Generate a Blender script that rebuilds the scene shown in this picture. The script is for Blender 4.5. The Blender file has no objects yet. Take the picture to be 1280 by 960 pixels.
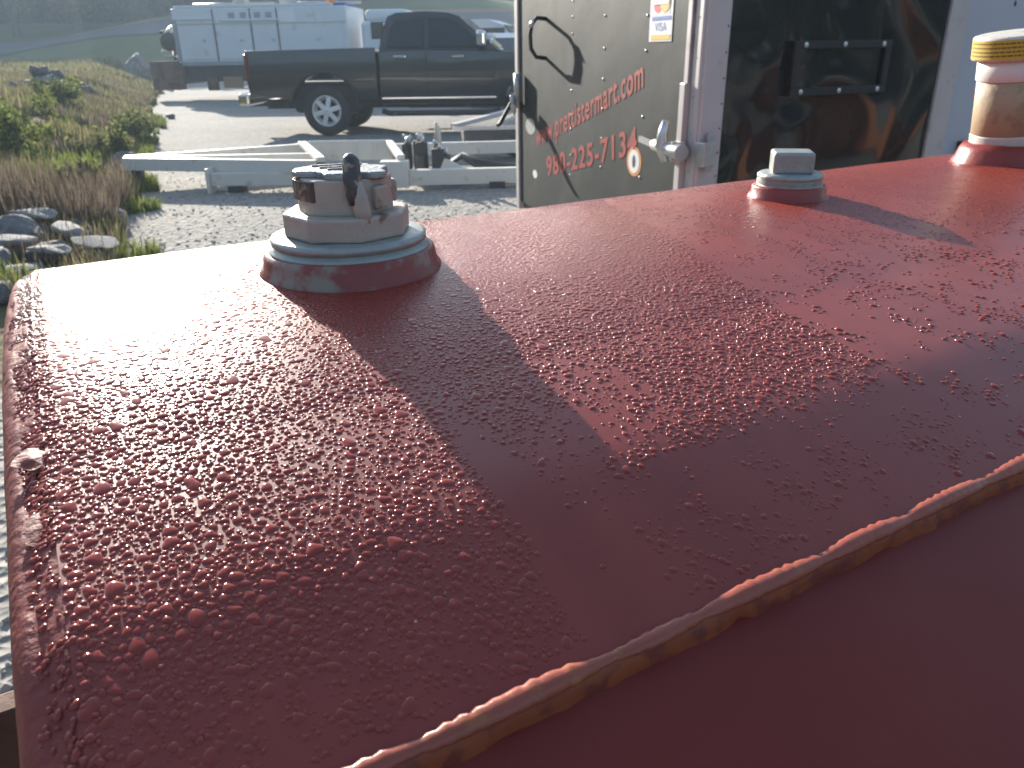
import bpy, bmesh, math, random
import numpy as np
from mathutils import Vector, Matrix, noise as mnoise

R_ = math.radians
sc = bpy.context.scene
col = sc.collection
random.seed(7)
rng = np.random.default_rng(11)

# ------------------------------------------------------------------ camera
PITCH = 23.4
CAM_Z = 1.3
cam_d = bpy.data.cameras.new('camera')
cam = bpy.data.objects.new('camera', cam_d)
col.objects.link(cam)
cam.location = (0, 0, CAM_Z)
cam.rotation_euler = (Matrix.Rotation(R_(90 - PITCH), 3, 'X') @ Matrix.Rotation(R_(-0.9), 3, 'Z')).to_euler()   # held a touch off level
cam_d.sensor_width = 36
cam_d.lens = 961 / 1280 * 36
cam_d.clip_start = 0.003
cam_d.clip_end = 2000
cam_d.dof.use_dof = True
cam_d.dof.focus_distance = 0.21
cam_d.dof.aperture_fstop = cam_d.lens / 0.55      # 0.55 mm pupil, a phone lens
sc.camera = cam

# ------------------------------------------------------------------ world + sun
SUN_AZ, SUN_EL = -27.0, 17.3       # degrees, azimuth from +Y to the right
wd = bpy.data.worlds.new('World')
sc.world = wd
wd.use_nodes = True
nt = wd.node_tree
bg = nt.nodes['Background']
sky = nt.nodes.new('ShaderNodeTexSky')
sky.sky_type = 'NISHITA'
sky.sun_disc = False
sky.sun_elevation = R_(SUN_EL)
sky.sun_rotation = R_(SUN_AZ)
sky.air_density = 1.0
sky.dust_density = 0.8
sky.ozone_density = 1.6
nt.links.new(sky.outputs[0], bg.inputs[0])
bg.inputs[1].default_value = 0.08

sun_d = bpy.data.lights.new('sun', 'SUN')
sun_d.energy = 5.0
sun_d.angle = R_(0.53)
sun_d.color = (1.0, 0.93, 0.82)
sun = bpy.data.objects.new('sun', sun_d)
col.objects.link(sun)
sdir = Vector((math.sin(R_(SUN_AZ)) * math.cos(R_(SUN_EL)), math.cos(R_(SUN_AZ)) * math.cos(R_(SUN_EL)), math.sin(R_(SUN_EL))))
sun.rotation_euler = sdir.to_track_quat('Z', 'Y').to_euler()
sun.location = sdir * 50

sc.view_settings.view_transform = 'Standard'
sc.view_settings.look = 'None'
sc.view_settings.gamma = 1.0
sc.view_settings.use_curve_mapping = False
sc.view_settings.exposure = 1.6
sc.render.engine = 'CYCLES'
sc.cycles.max_bounces = 6
sc.cycles.transparent_max_bounces = 12
sc.cycles.use_denoising = True
sc.cycles.sample_clamp_indirect = 6.0
sc.cycles.caustics_reflective = False
sc.cycles.caustics_refractive = False

# ------------------------------------------------------------------ materials
def new_mat(name):
    m = bpy.data.materials.new(name)
    m.use_nodes = True
    return m, m.node_tree, m.node_tree.nodes['Principled BSDF']

def pmat(name, c, rough=0.6, metal=0.0, var=0.25, scale=6.0, c2=None, thr=(0.45, 0.6), bump=0.0, bscale=40.0, bdist=0.01,
         coat=0.0, detail=6.0, spec=0.5, rvar=0.0):
    """procedural paint / stone / metal: base colour broken by noise, optional second colour in patches, fine bump"""
    m, t, b = new_mat(name)
    N, L = t.nodes, t.links
    tc = N.new('ShaderNodeTexCoord')
    n1 = N.new('ShaderNodeTexNoise')
    n1.inputs['Scale'].default_value = scale
    n1.inputs['Detail'].default_value = detail
    L.new(tc.outputs['Object'], n1.inputs['Vector'])
    mx = N.new('ShaderNodeMix'); mx.data_type = 'RGBA'
    mx.inputs[6].default_value = (*[v * (1 - var) for v in c], 1)
    mx.inputs[7].default_value = (*[min(1, v * (1 + var)) for v in c], 1)
    L.new(n1.outputs['Fac'], mx.inputs[0])
    out = mx.outputs[2]
    if c2 is not None:
        n2 = N.new('ShaderNodeTexNoise')
        n2.inputs['Scale'].default_value = scale * 1.7
        n2.inputs['Detail'].default_value = 8
        mp = N.new('ShaderNodeMapping'); mp.inputs['Location'].default_value = (3.1, 7.7, 1.3)
        L.new(tc.outputs['Object'], mp.inputs[0]); L.new(mp.outputs[0], n2.inputs['Vector'])
        rp = N.new('ShaderNodeMapRange')
        rp.inputs[1].default_value, rp.inputs[2].default_value = thr
        L.new(n2.outputs['Fac'], rp.inputs[0])
        m2 = N.new('ShaderNodeMix'); m2.data_type = 'RGBA'
        L.new(rp.outputs[0], m2.inputs[0]); L.new(out, m2.inputs[6]); m2.inputs[7].default_value = (*c2, 1)
        out = m2.outputs[2]
    L.new(out, b.inputs['Base Color'])
    b.inputs['Metallic'].default_value = metal
    b.inputs['Roughness'].default_value = rough
    b.inputs['Specular IOR Level'].default_value = spec
    if rvar:
        rr = N.new('ShaderNodeMapRange')
        rr.inputs[3].default_value = max(0.02, rough - rvar); rr.inputs[4].default_value = min(1, rough + rvar)
        L.new(n1.outputs['Fac'], rr.inputs[0]); L.new(rr.outputs[0], b.inputs['Roughness'])
    b.inputs['Coat Weight'].default_value = coat
    b.inputs['Coat Roughness'].default_value = 0.05
    if bump:
        nb = N.new('ShaderNodeTexNoise')
        nb.inputs['Scale'].default_value = bscale; nb.inputs['Detail'].default_value = 5
        L.new(tc.outputs['Object'], nb.inputs['Vector'])
        bp = N.new('ShaderNodeBump'); bp.inputs['Strength'].default_value = bump; bp.inputs['Distance'].default_value = bdist
        L.new(nb.outputs['Fac'], bp.inputs['Height']); L.new(bp.outputs[0], b.inputs['Normal'])
    return m

def leaf_mat(name, c, var=0.35, trans=0.45, c2=None):
    m = bpy.data.materials.new(name); m.use_nodes = True
    t = m.node_tree; N, L = t.nodes, t.links
    for n in list(N): N.remove(n)
    o = N.new('ShaderNodeOutputMaterial')
    d = N.new('ShaderNodeBsdfDiffuse'); tr = N.new('ShaderNodeBsdfTranslucent'); ms = N.new('ShaderNodeMixShader')
    g = N.new('ShaderNodeNewGeometry')
    mx = N.new('ShaderNodeMix'); mx.data_type = 'RGBA'
    c2 = c2 or tuple(v * (1 + var) for v in c)
    mx.inputs[6].default_value = (*[v * (1 - var) for v in c], 1); mx.inputs[7].default_value = (*c2, 1)
    L.new(g.outputs['Random Per Island'], mx.inputs[0])
    L.new(mx.outputs[2], d.inputs[0]); L.new(mx.outputs[2], tr.inputs[0])
    ms.inputs[0].default_value = trans
    L.new(d.outputs[0], ms.inputs[1]); L.new(tr.outputs[0], ms.inputs[2]); L.new(ms.outputs[0], o.inputs[0])
    return m

M = {}
RED = (0.27, 0.052, 0.040)

def tank_paint():
    """red oxide primer, semi gloss, with a fine mist of condensation where the 'wet' attribute is high"""
    m, t, b = new_mat('red_primer_wet')
    N, L = t.nodes, t.links
    tc = N.new('ShaderNodeTexCoord')
    at = N.new('ShaderNodeAttribute'); at.attribute_name = 'wet'
    n = N.new('ShaderNodeTexNoise'); n.inputs['Scale'].default_value = 9; n.inputs['Detail'].default_value = 8
    L.new(tc.outputs['Object'], n.inputs['Vector'])
    n2 = N.new('ShaderNodeTexNoise'); n2.inputs['Scale'].default_value = 160; n2.inputs['Detail'].default_value = 4
    L.new(tc.outputs['Object'], n2.inputs['Vector'])
    ad = N.new('ShaderNodeMath'); ad.operation = 'ADD'
    mu = N.new('ShaderNodeMath'); mu.operation = 'MULTIPLY'; mu.inputs[1].default_value = 0.35
    L.new(n2.outputs['Fac'], mu.inputs[0]); L.new(n.outputs['Fac'], ad.inputs[0]); L.new(mu.outputs[0], ad.inputs[1])
    cr = N.new('ShaderNodeValToRGB')
    cr.color_ramp.elements[0].position = 0.35; cr.color_ramp.elements[0].color = (0.205, 0.028, 0.018, 1)
    cr.color_ramp.elements[1].position = 0.95; cr.color_ramp.elements[1].color = (0.295, 0.046, 0.029, 1)
    mp = N.new('ShaderNodeMapping'); mp.inputs['Scale'].default_value = (70, 7, 7)
    n3 = N.new('ShaderNodeTexNoise'); n3.inputs['Scale'].default_value = 1.0; n3.inputs['Detail'].default_value = 5
    L.new(tc.outputs['Object'], mp.inputs[0]); L.new(mp.outputs[0], n3.inputs['Vector'])
    m3 = N.new('ShaderNodeMath'); m3.operation = 'MULTIPLY_ADD'; m3.inputs[1].default_value = 0.7; m3.inputs[2].default_value = -0.35
    a3 = N.new('ShaderNodeMath'); a3.operation = 'ADD'
    L.new(n3.outputs['Fac'], m3.inputs[0]); L.new(m3.outputs[0], a3.inputs[0]); L.new(ad.outputs[0], a3.inputs[1])
    L.new(a3.outputs[0], cr.inputs[0])
    # specks of dust
    v0 = N.new('ShaderNodeTexVoronoi'); v0.inputs['Scale'].default_value = 120; v0.inputs['Randomness'].default_value = 1
    L.new(tc.outputs['Object'], v0.inputs['Vector'])
    sp = N.new('ShaderNodeMapRange'); sp.inputs[1].default_value = 0.035; sp.inputs[2].default_value = 0.02
    L.new(v0.outputs['Distance'], sp.inputs[0])
    mxs = N.new('ShaderNodeMix'); mxs.data_type = 'RGBA'; mxs.inputs[7].default_value = (0.55, 0.42, 0.36, 1)
    L.new(sp.outputs[0], mxs.inputs[0]); L.new(cr.outputs[0], mxs.inputs[6])
    L.new(mxs.outputs[2], b.inputs['Base Color'])
    # roughness: dry primer vs misted primer
    rr = N.new('ShaderNodeMapRange'); rr.inputs[3].default_value = 0.34; rr.inputs[4].default_value = 0.40
    L.new(at.outputs['Fac'], rr.inputs[0])
    ra = N.new('ShaderNodeMath'); ra.operation = 'ADD'
    rm = N.new('ShaderNodeMapRange'); rm.inputs[3].default_value = -0.05; rm.inputs[4].default_value = 0.06
    L.new(n.outputs['Fac'], rm.inputs[0]); L.new(rr.outputs[0], ra.inputs[0]); L.new(rm.outputs[0], ra.inputs[1])
    L.new(ra.outputs[0], b.inputs['Roughness'])
    b.inputs['Specular IOR Level'].default_value = 0.55
    # relief: orange peel + tiny beads of mist
    nb = N.new('ShaderNodeTexNoise'); nb.inputs['Scale'].default_value = 420; nb.inputs['Detail'].default_value = 3
    L.new(tc.outputs['Object'], nb.inputs['Vector'])
    vb = N.new('ShaderNodeTexVoronoi'); vb.inputs['Scale'].default_value = 1500; vb.feature = 'SMOOTH_F1'
    L.new(tc.outputs['Object'], vb.inputs['Vector'])
    iv = N.new('ShaderNodeMapRange'); iv.inputs[1].default_value = 0.0; iv.inputs[2].default_value = 0.55; iv.inputs[3].default_value = 1; iv.inputs[4].default_value = 0
    L.new(vb.outputs['Distance'], iv.inputs[0])
    b1 = N.new('ShaderNodeBump'); b1.inputs['Strength'].default_value = 0.03; b1.inputs['Distance'].default_value = 0.0002
    L.new(nb.outputs['Fac'], b1.inputs['Height'])
    b2 = N.new('ShaderNodeBump'); b2.inputs['Distance'].default_value = 0.0003
    ms = N.new('ShaderNodeMath'); ms.operation = 'MULTIPLY'; ms.inputs[1].default_value = 0.02
    L.new(at.outputs['Fac'], ms.inputs[0]); L.new(ms.outputs[0], b2.inputs['Strength'])
    L.new(iv.outputs[0], b2.inputs['Height']); L.new(b1.outputs[0], b2.inputs['Normal'])
    L.new(b2.outputs[0], b.inputs['Normal'])
    return m

M['tank'] = tank_paint()
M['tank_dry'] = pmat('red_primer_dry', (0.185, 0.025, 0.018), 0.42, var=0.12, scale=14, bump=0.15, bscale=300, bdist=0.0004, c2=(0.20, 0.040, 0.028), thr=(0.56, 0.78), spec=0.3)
M['rim'] = pmat('red_primer_overspray', (0.23, 0.036, 0.026), 0.6, var=0.18, scale=60, bump=0.6, bscale=420, bdist=0.0009)
M['weld'] = pmat('painted_weld', (0.31, 0.075, 0.045), 0.32, var=0.2, scale=80, bump=0.3, bscale=500, bdist=0.0006, c2=(0.36, 0.13, 0.04), thr=(0.6, 0.7))
M['plate_edge'] = pmat('bare_plate_edge', (0.26, 0.058, 0.019), 0.6, var=0.3, scale=120, c2=(0.16, 0.030, 0.020), thr=(0.5, 0.6), bump=0.3, bscale=500, bdist=0.0006)
M['water'] = None
m, t, b = new_mat('water_bead'); M['water'] = m
b.inputs['Base Color'].default_value = (0.265, 0.046, 0.033, 1)   # clear water shows the primer it sits on
b.inputs['Roughness'].default_value = 0.11
b.inputs['IOR'].default_value = 1.40
M['collar'] = pmat('scuffed_red_collar', (0.25, 0.050, 0.040), 0.4, var=0.2, scale=42, c2=(0.27, 0.21, 0.165), thr=(0.52, 0.60), bump=0.4, bscale=300, bdist=0.0008)
M['collar_red'] = pmat('red_collar', (0.28, 0.040, 0.028), 0.3, var=0.15, scale=70, bump=0.3, bscale=300, bdist=0.0006)
M['zinc'] = pmat('wet_zinc', (0.34, 0.36, 0.34), 0.42, metal=0.35, var=0.25, scale=180, c2=(0.30, 0.29, 0.27), thr=(0.58, 0.7), bump=0.35, bscale=500, bdist=0.0006, rvar=0.12)
M['castbrown'] = pmat('pinkish_cast_metal', (0.43, 0.365, 0.31), 0.5, var=0.22, scale=90, c2=(0.20, 0.12, 0.085), thr=(0.62, 0.70), bump=0.5, bscale=330, bdist=0.0008)
M['lid'] = pmat('wet_dark_lid', (0.34, 0.35, 0.35), 0.30, var=0.4, scale=150, c2=(0.09, 0.09, 0.085), thr=(0.6, 0.72), bump=0.7, bscale=420, bdist=0.001, metal=0.6)
M['lug'] = pmat('dark_lug', (0.085, 0.07, 0.062), 0.35, var=0.3, scale=200, c2=(0.33, 0.25, 0.2), thr=(0.56, 0.66), bump=0.6, bscale=400, bdist=0.001)
M['tan'] = pmat('tan_pipe', (0.42, 0.315, 0.20), 0.6, var=0.2, scale=60, c2=(0.30, 0.22, 0.13), thr=(0.55, 0.7), bump=0.3, bscale=300, bdist=0.0006)
M['thread'] = pmat('thread_tape', (0.62, 0.59, 0.54), 0.5, var=0.2, scale=120, c2=(0.4, 0.33, 0.28), thr=(0.6, 0.7))
M['white_plastic'] = pmat('white_coupling', (0.74, 0.74, 0.72), 0.45, var=0.08, scale=60, c2=(0.55, 0.5, 0.45), thr=(0.68, 0.75))
M['dirty_white'] = pmat('dirty_cap_top', (0.62, 0.56, 0.48), 0.5, var=0.2, scale=120, c2=(0.25, 0.2, 0.16), thr=(0.6, 0.66))
M['yellow'] = pmat('yellow_label', (0.58, 0.41, 0.05), 0.5, var=0.08, scale=80)
M['ink'] = pmat('label_ink', (0.18, 0.13, 0.03), 0.6, var=0.1)
M['rust'] = pmat('rusty_steel', (0.13, 0.050, 0.028), 0.75, var=0.3, scale=18, c2=(0.07, 0.03, 0.02), bump=0.4, bscale=120, bdist=0.002)
M['rust_far'] = pmat('rusty_box_steel', (0.17, 0.09, 0.06), 0.8, var=0.3, scale=2, c2=(0.09, 0.05, 0.04))
M['steel_dark'] = pmat('dark_steel', (0.05, 0.05, 0.055), 0.55, var=0.4, scale=5, c2=(0.13, 0.10, 0.08), thr=(0.6, 0.7), metal=0.2)
M['steel_bright'] = pmat('bright_hardware', (0.62, 0.62, 0.62), 0.3, metal=0.9, var=0.2, scale=30)
M['galv'] = pmat('galvanised_hardware', (0.50, 0.50, 0.49), 0.42, metal=0.6, var=0.25, scale=40)
M['alu'] = pmat('aluminium_post', (0.56, 0.52, 0.51), 0.45, metal=0.35, var=0.12, scale=8, c2=(0.40, 0.34, 0.33), thr=(0.6, 0.75))
M['chrome'] = pmat('chrome', (0.75, 0.75, 0.76), 0.12, metal=1.0, var=0.05)
M['white_paint'] = pmat('white_paint', (0.72, 0.72, 0.70), 0.5, var=0.08, scale=3, c2=(0.52, 0.48, 0.42), thr=(0.62, 0.8))
M['white_wall'] = pmat('white_trailer_skin', (0.52, 0.53, 0.57), 0.4, var=0.05, scale=2, c2=(0.55, 0.54, 0.55), thr=(0.66, 0.8))
M['service_white'] = pmat('service_body_white', (0.66, 0.69, 0.72), 0.4, var=0.08, scale=1.5, c2=(0.45, 0.44, 0.42), thr=(0.64, 0.8))
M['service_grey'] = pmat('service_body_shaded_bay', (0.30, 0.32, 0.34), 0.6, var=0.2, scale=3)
M['frame_white'] = pmat('weathered_white_frame', (0.68, 0.66, 0.60), 0.5, var=0.12, scale=4, c2=(0.38, 0.33, 0.26), thr=(0.62, 0.75))
M['black_panel'] = None
M['red_print'] = pmat('faded_red_lettering', (0.36, 0.045, 0.036), 0.5, var=0.25, scale=25)
M['dec_white'] = pmat('decal_white', (0.78, 0.78, 0.78), 0.5, var=0.04)
M['dec_blue'] = pmat('decal_blue', (0.03, 0.13, 0.42), 0.5, var=0.05)
M['dec_red'] = pmat('decal_red', (0.60, 0.03, 0.04), 0.5, var=0.05)
M['dec_yellow'] = pmat('decal_amber', (0.80, 0.47, 0.06), 0.5, var=0.05)
M['dec_orange'] = pmat('decal_orange', (0.72, 0.30, 0.08), 0.5, var=0.05)
M['black'] = pmat('black_rubber', (0.02, 0.02, 0.021), 0.6, var=0.3, scale=20)
M['tyre'] = pmat('dusty_tyre', (0.045, 0.043, 0.040), 0.85, var=0.3, scale=12, bump=0.3, bscale=60)
M['glass'] = pmat('dark_glass', (0.018, 0.022, 0.026), 0.05, var=0.1, coat=0.3)
M['truck'] = pmat('dark_truck_paint', (0.027, 0.028, 0.030), 0.3, var=0.3, scale=3, coat=0.8)
M['tail_red'] = pmat('tail_lens', (0.12, 0.012, 0.010), 0.2, var=0.1)
M['amber'] = pmat('amber_lens', (0.80, 0.26, 0.03), 0.3, var=0.1)
M['rim_alloy'] = pmat('alloy_rim', (0.72, 0.72, 0.72), 0.4, metal=0.3, var=0.1)
M['rock'] = pmat('grey_rock', (0.13, 0.133, 0.14), 0.85, var=0.5, scale=4, c2=(0.24, 0.235, 0.225), thr=(0.52, 0.65), bump=0.6, bscale=14, bdist=0.03)
M['rock_dark'] = pmat('dark_rock', (0.085, 0.09, 0.095), 0.8, var=0.4, scale=3, c2=(0.18, 0.18, 0.18), thr=(0.55, 0.7), bump=0.6, bscale=12, bdist=0.03)
M['rock_pale'] = pmat('pale_rock', (0.27, 0.258, 0.24), 0.85, var=0.25, scale=5, bump=0.5, bscale=18, bdist=0.02)
M['pebble'] = pmat('gravel_stone', (0.33, 0.315, 0.29), 0.9, var=0.5, scale=1.3)
M['bark'] = pmat('bark', (0.10, 0.08, 0.06), 0.9, var=0.3, scale=8)
M['grass'] = leaf_mat('grass_blades', (0.115, 0.125, 0.045), c2=(0.28, 0.25, 0.12))
M['grass_bright'] = leaf_mat('fresh_grass', (0.12, 0.165, 0.035), c2=(0.23, 0.26, 0.075))
M['weeds'] = leaf_mat('dry_weeds', (0.12, 0.092, 0.068), c2=(0.27, 0.21, 0.155), trans=0.35)
M['bush'] = leaf_mat('bush_leaves', (0.10, 0.125, 0.045), c2=(0.21, 0.23, 0.085), trans=0.55)
M['forest'] = leaf_mat('forest_leaves', (0.022, 0.058, 0.030), c2=(0.055, 0.115, 0.05), trans=0.3)
M['forest_pale'] = leaf_mat('spring_leaves', (0.11, 0.15, 0.055), c2=(0.20, 0.23, 0.09), trans=0.5)

def black_skin():
    """glossy black aluminium sheet: gently oil-canned so that reflections wander"""
    m, t, b = new_mat('black_trailer_skin')
    N, L = t.nodes, t.links
    tc = N.new('ShaderNodeTexCoord')
    n = N.new('ShaderNodeTexNoise'); n.inputs['Scale'].default_value = 1.7; n.inputs['Detail'].default_value = 1.5
    n.inputs['Distortion'].default_value = 0.8
    L.new(tc.outputs['Object'], n.inputs['Vector'])
    bp = N.new('ShaderNodeBump'); bp.inputs['Strength'].default_value = 0.8; bp.inputs['Distance'].default_value = 0.08
    L.new(n.outputs['Fac'], bp.inputs['Height']); L.new(bp.outputs[0], b.inputs['Normal'])
    n2 = N.new('ShaderNodeTexNoise'); n2.inputs['Scale'].default_value = 7; n2.inputs['Detail'].default_value = 8
    L.new(tc.outputs['Object'], n2.inputs['Vector'])
    cr = N.new('ShaderNodeValToRGB')
    cr.color_ramp.elements[0].color = (0.008, 0.010, 0.011, 1); cr.color_ramp.elements[1].color = (0.022, 0.024, 0.025, 1)
    L.new(n2.outputs['Fac'], cr.inputs[0]); L.new(cr.outputs[0], b.inputs['Base Color'])
    rr = N.new('ShaderNodeMapRange'); rr.inputs[3].default_value = 0.05; rr.inputs[4].default_value = 0.13
    L.new(n2.outputs['Fac'], rr.inputs[0]); L.new(rr.outputs[0], b.inputs['Roughness'])
    return m
M['black_panel'] = black_skin()
M['black_dull'] = pmat('weathered_black_skin', (0.021, 0.025, 0.026), 0.6, var=0.35, scale=2.4, c2=(0.046, 0.050, 0.048), thr=(0.5, 0.75), bump=0.25, bscale=1.6, bdist=0.03, spec=0.2)

# ------------------------------------------------------------------ mesh helpers
class MB:
    def __init__(s): s.v = []; s.f = []; s.sm = []
    def add(s, vs, fs, smooth=False):
        o = len(s.v); s.v += [tuple(x) for x in vs]; s.f += [tuple(i + o for i in f) for f in fs]; s.sm += [smooth] * len(fs)
    def box(s, c, d, rz=0.0, m=None):
        x, y, z = (k / 2 for k in d)
        vs = [Vector((a, b_, c_)) for a in (-x, x) for b_ in (-y, y) for c_ in (-z, z)]
        mt = m if m is not None else Matrix.Rotation(rz, 3, 'Z')
        vs = [mt @ v + Vector(c) for v in vs]
        s.add(vs, [(0, 1, 3, 2), (4, 6, 7, 5), (0, 4, 5, 1), (2, 3, 7, 6), (0, 2, 6, 4), (1, 5, 7, 3)])
        return s
    def bar(s, p, q, w, h, up=(0, 0, 1)):
        p, q = Vector(p), Vector(q); d = (q - p); ln = d.length; d.normalize()
        sd = d.cross(Vector(up)).normalized(); u = sd.cross(d)
        m = Matrix((d, sd, u)).transposed()
        return s.box((p + q) / 2, (ln, w, h), m=m)
    def tube(s, pts, r, seg=10, cap=True):
        pts = [Vector(p) for p in pts]; n = len(pts)
        rs = r if isinstance(r, (list, tuple)) else [r] * n
        o = len(s.v); vs = []; fs = []
        ref = None
        for i, p in enumerate(pts):
            d = (pts[min(i + 1, n - 1)] - pts[max(i - 1, 0)]).normalized()
            if ref is None: ref = d.orthogonal().normalized()
            ref = (ref - d * ref.dot(d)).normalized(); b_ = d.cross(ref)
            for k in range(seg):
                a = 2 * math.pi * k / seg
                vs.append(p + (ref * math.cos(a) + b_ * math.sin(a)) * rs[i])
        for i in range(n - 1):
            for k in range(seg):
                k2 = (k + 1) % seg
                fs.append((i * seg + k, i * seg + k2, (i + 1) * seg + k2, (i + 1) * seg + k))
        s.add(vs, fs, True)
        if cap:
            s.f += [tuple(o + k for k in reversed(range(seg))), tuple(o + (n - 1) * seg + k for k in range(seg))]; s.sm += [False, False]
        return s
    def lathe(s, prof, seg=48, c=(0, 0, 0), axis='Z', smooth=True, close=True, wob=0.0):
        vs = []; fs = []; n = len(prof)
        for i, (r, z) in enumerate(prof):
            for k in range(seg):
                a = 2 * math.pi * k / seg
                rr = r * (1 + (wob * mnoise.noise((math.cos(a) * 3, math.sin(a) * 3, z * 400)) if wob else 0))
                if axis == 'Z': q = (rr * math.cos(a), rr * math.sin(a), z)
                elif axis == 'Y': q = (rr * math.cos(a), z, rr * math.sin(a))
                else: q = (z, rr * math.cos(a), rr * math.sin(a))
                vs.append((q[0] + c[0], q[1] + c[1], q[2] + c[2]))
        for i in range(n - 1):
            for k in range(seg):
                k2 = (k + 1) % seg
                fs.append((i * seg + k, i * seg + k2, (i + 1) * seg + k2, (i + 1) * seg + k))
        o = len(s.v)
        s.add(vs, fs, smooth)
        if close:
            s.f += [tuple(o + k for k in reversed(range(seg))), tuple(o + (n - 1) * seg + k for k in range(seg))]; s.sm += [False, False]
        return s
    def prism(s, poly, a0, a1, plane='XY', xf=None):
        n = len(poly)
        def P(u, w, t):
            q = {'XY': (u, w, t), 'XZ': (u, t, w), 'YZ': (t, u, w)}[plane]
            return xf(*q) if xf else q
        vs = [P(u, w, a0) for u, w in poly] + [P(u, w, a1) for u, w in poly]
        fs = [tuple(reversed(range(n))), tuple(range(n, 2 * n))] + [(i, (i + 1) % n, n + (i + 1) % n, n + i) for i in range(n)]
        s.add(vs, fs)
        return s
    def build(s, name, mat, parent=None, bevel=0.0, bseg=2, fix=True, loc=None, smooth_all=False):
        me = bpy.data.meshes.new(name)
        me.from_pydata([tuple(v) for v in s.v], [], s.f)
        me.polygons.foreach_set('use_smooth', [True] * len(s.f) if smooth_all else s.sm)
        if fix:
            bm = bmesh.new(); bm.from_mesh(me); bmesh.ops.recalc_face_normals(bm, faces=bm.faces); bm.to_mesh(me); bm.free()
        me.materials.append(M[mat] if isinstance(mat, str) else mat)
        o = bpy.data.objects.new(name, me); col.objects.link(o)
        if parent is not None: o.parent = parent
        if loc: o.location = loc
        if bevel:
            b_ = o.modifiers.new('bevel', 'BEVEL'); b_.width = bevel; b_.segments = bseg; b_.limit_method = 'ANGLE'; b_.angle_limit = R_(35)
        return o

def np_mesh(name, V, F, mat, parent=None, smooth=False):
    """V (n,3), F (m,k) numpy arrays -> one mesh object"""
    me = bpy.data.meshes.new(name)
    k = F.shape[1]
    me.vertices.add(len(V)); me.vertices.foreach_set('co', np.ascontiguousarray(V, dtype=np.float32).ravel())
    me.loops.add(F.size); me.loops.foreach_set('vertex_index', np.ascontiguousarray(F, dtype=np.int32).ravel())
    me.polygons.add(len(F)); me.polygons.foreach_set('loop_start', np.arange(len(F), dtype=np.int32) * k)
    me.polygons.foreach_set('use_smooth', np.full(len(F), smooth))
    me.update(calc_edges=True); me.validate()
    me.materials.append(M[mat] if isinstance(mat, str) else mat)
    o = bpy.data.objects.new(name, me); col.objects.link(o)
    if parent is not None: o.parent = parent
    return o

def tag(o, label=None, cat=None, group=None, kind=None):
    if label: o['label'] = label
    if cat: o['category'] = cat
    if group: o['group'] = group
    if kind: o['kind'] = kind
    return o

def thing(name, label, cat, loc=(0, 0, 0), rz=0.0, group=None):
    o = bpy.data.objects.new(name, None); col.objects.link(o)
    o.location = loc; o.rotation_euler = (0, 0, rz); o.empty_display_size = 0.1
    return tag(o, label, cat, group)

# ------------------------------------------------------------------ ground, bank, road, hills
def fbm(x, y, sc_=1.0, oct_=4):
    v = 0; a = 1; t = 0
    for i in range(oct_):
        v += a * mnoise.noise((x * sc_, y * sc_, 3.7 * i)); t += a; a *= 0.5; sc_ *= 2.1
    return v / t

def ground_mat():
    m, t, b = new_mat('gravel_yard')
    N, L = t.nodes, t.links
    tc = N.new('ShaderNodeTexCoord')
    n = N.new('ShaderNodeTexNoise'); n.inputs['Scale'].default_value = 0.35; n.inputs['Detail'].default_value = 8
    v = N.new('ShaderNodeTexVoronoi'); v.inputs['Scale'].default_value = 26
    v2 = N.new('ShaderNodeTexNoise'); v2.inputs['Scale'].default_value = 60; v2.inputs['Detail'].default_value = 6
    for q in (n, v, v2): L.new(tc.outputs['Object'], q.inputs['Vector'])
    cr = N.new('ShaderNodeValToRGB')
    cr.color_ramp.elements[0].position = 0.3; cr.color_ramp.elements[0].color = (0.27, 0.26, 0.245, 1)
    cr.color_ramp.elements[1].position = 0.7; cr.color_ramp.elements[1].color = (0.40, 0.365, 0.32, 1)
    L.new(n.outputs['Fac'], cr.inputs[0])
    mx = N.new('ShaderNodeMix'); mx.data_type = 'RGBA'; mx.blend_type = 'MULTIPLY'; mx.inputs[0].default_value = 0.75
    g = N.new('ShaderNodeValToRGB')
    g.color_ramp.elements[0].position = 0.25; g.color_ramp.elements[0].color = (0.62, 0.62, 0.63, 1)
    g.color_ramp.elements[1].position = 0.75; g.color_ramp.elements[1].color = (1.2, 1.2, 1.18, 1)
    ad = N.new('ShaderNodeMix'); ad.data_type = 'RGBA'; ad.inputs[0].default_value = 0.5
    L.new(v.outputs['Color'], ad.inputs[6]); L.new(v2.outputs['Fac'], ad.inputs[7])
    bw = N.new('ShaderNodeRGBToBW'); L.new(ad.outputs[2], bw.inputs[0]); L.new(bw.outputs[0], g.inputs[0])
    L.new(cr.outputs[0], mx.inputs[6]); L.new(g.outputs[0], mx.inputs[7])
    L.new(mx.outputs[2], b.inputs['Base Color'])
    b.inputs['Roughness'].default_value = 0.95
    b.inputs['Specular IOR Level'].default_value = 0.15
    bp = N.new('ShaderNodeBump'); bp.inputs['Strength'].default_value = 0.8; bp.inputs['Distance'].default_value = 0.02
    L.new(v.outputs['Distance'], bp.inputs['Height']); L.new(bp.outputs[0], b.inputs['Normal'])
    return m
M['gravel'] = ground_mat()
M['bank'] = pmat('bank_soil', (0.15, 0.13, 0.065), 0.95, var=0.35, scale=0.8, c2=(0.17, 0.13, 0.09), thr=(0.5, 0.65), bump=0.6, bscale=6, bdist=0.08, spec=0.1)
M['asphalt'] = pmat('pale_asphalt', (0.115, 0.12, 0.13), 0.9, var=0.2, scale=0.6, spec=0.2)
M['clay'] = pmat('orange_clay', (0.34, 0.20, 0.12), 0.95, var=0.3, scale=0.7, spec=0.1)
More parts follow.
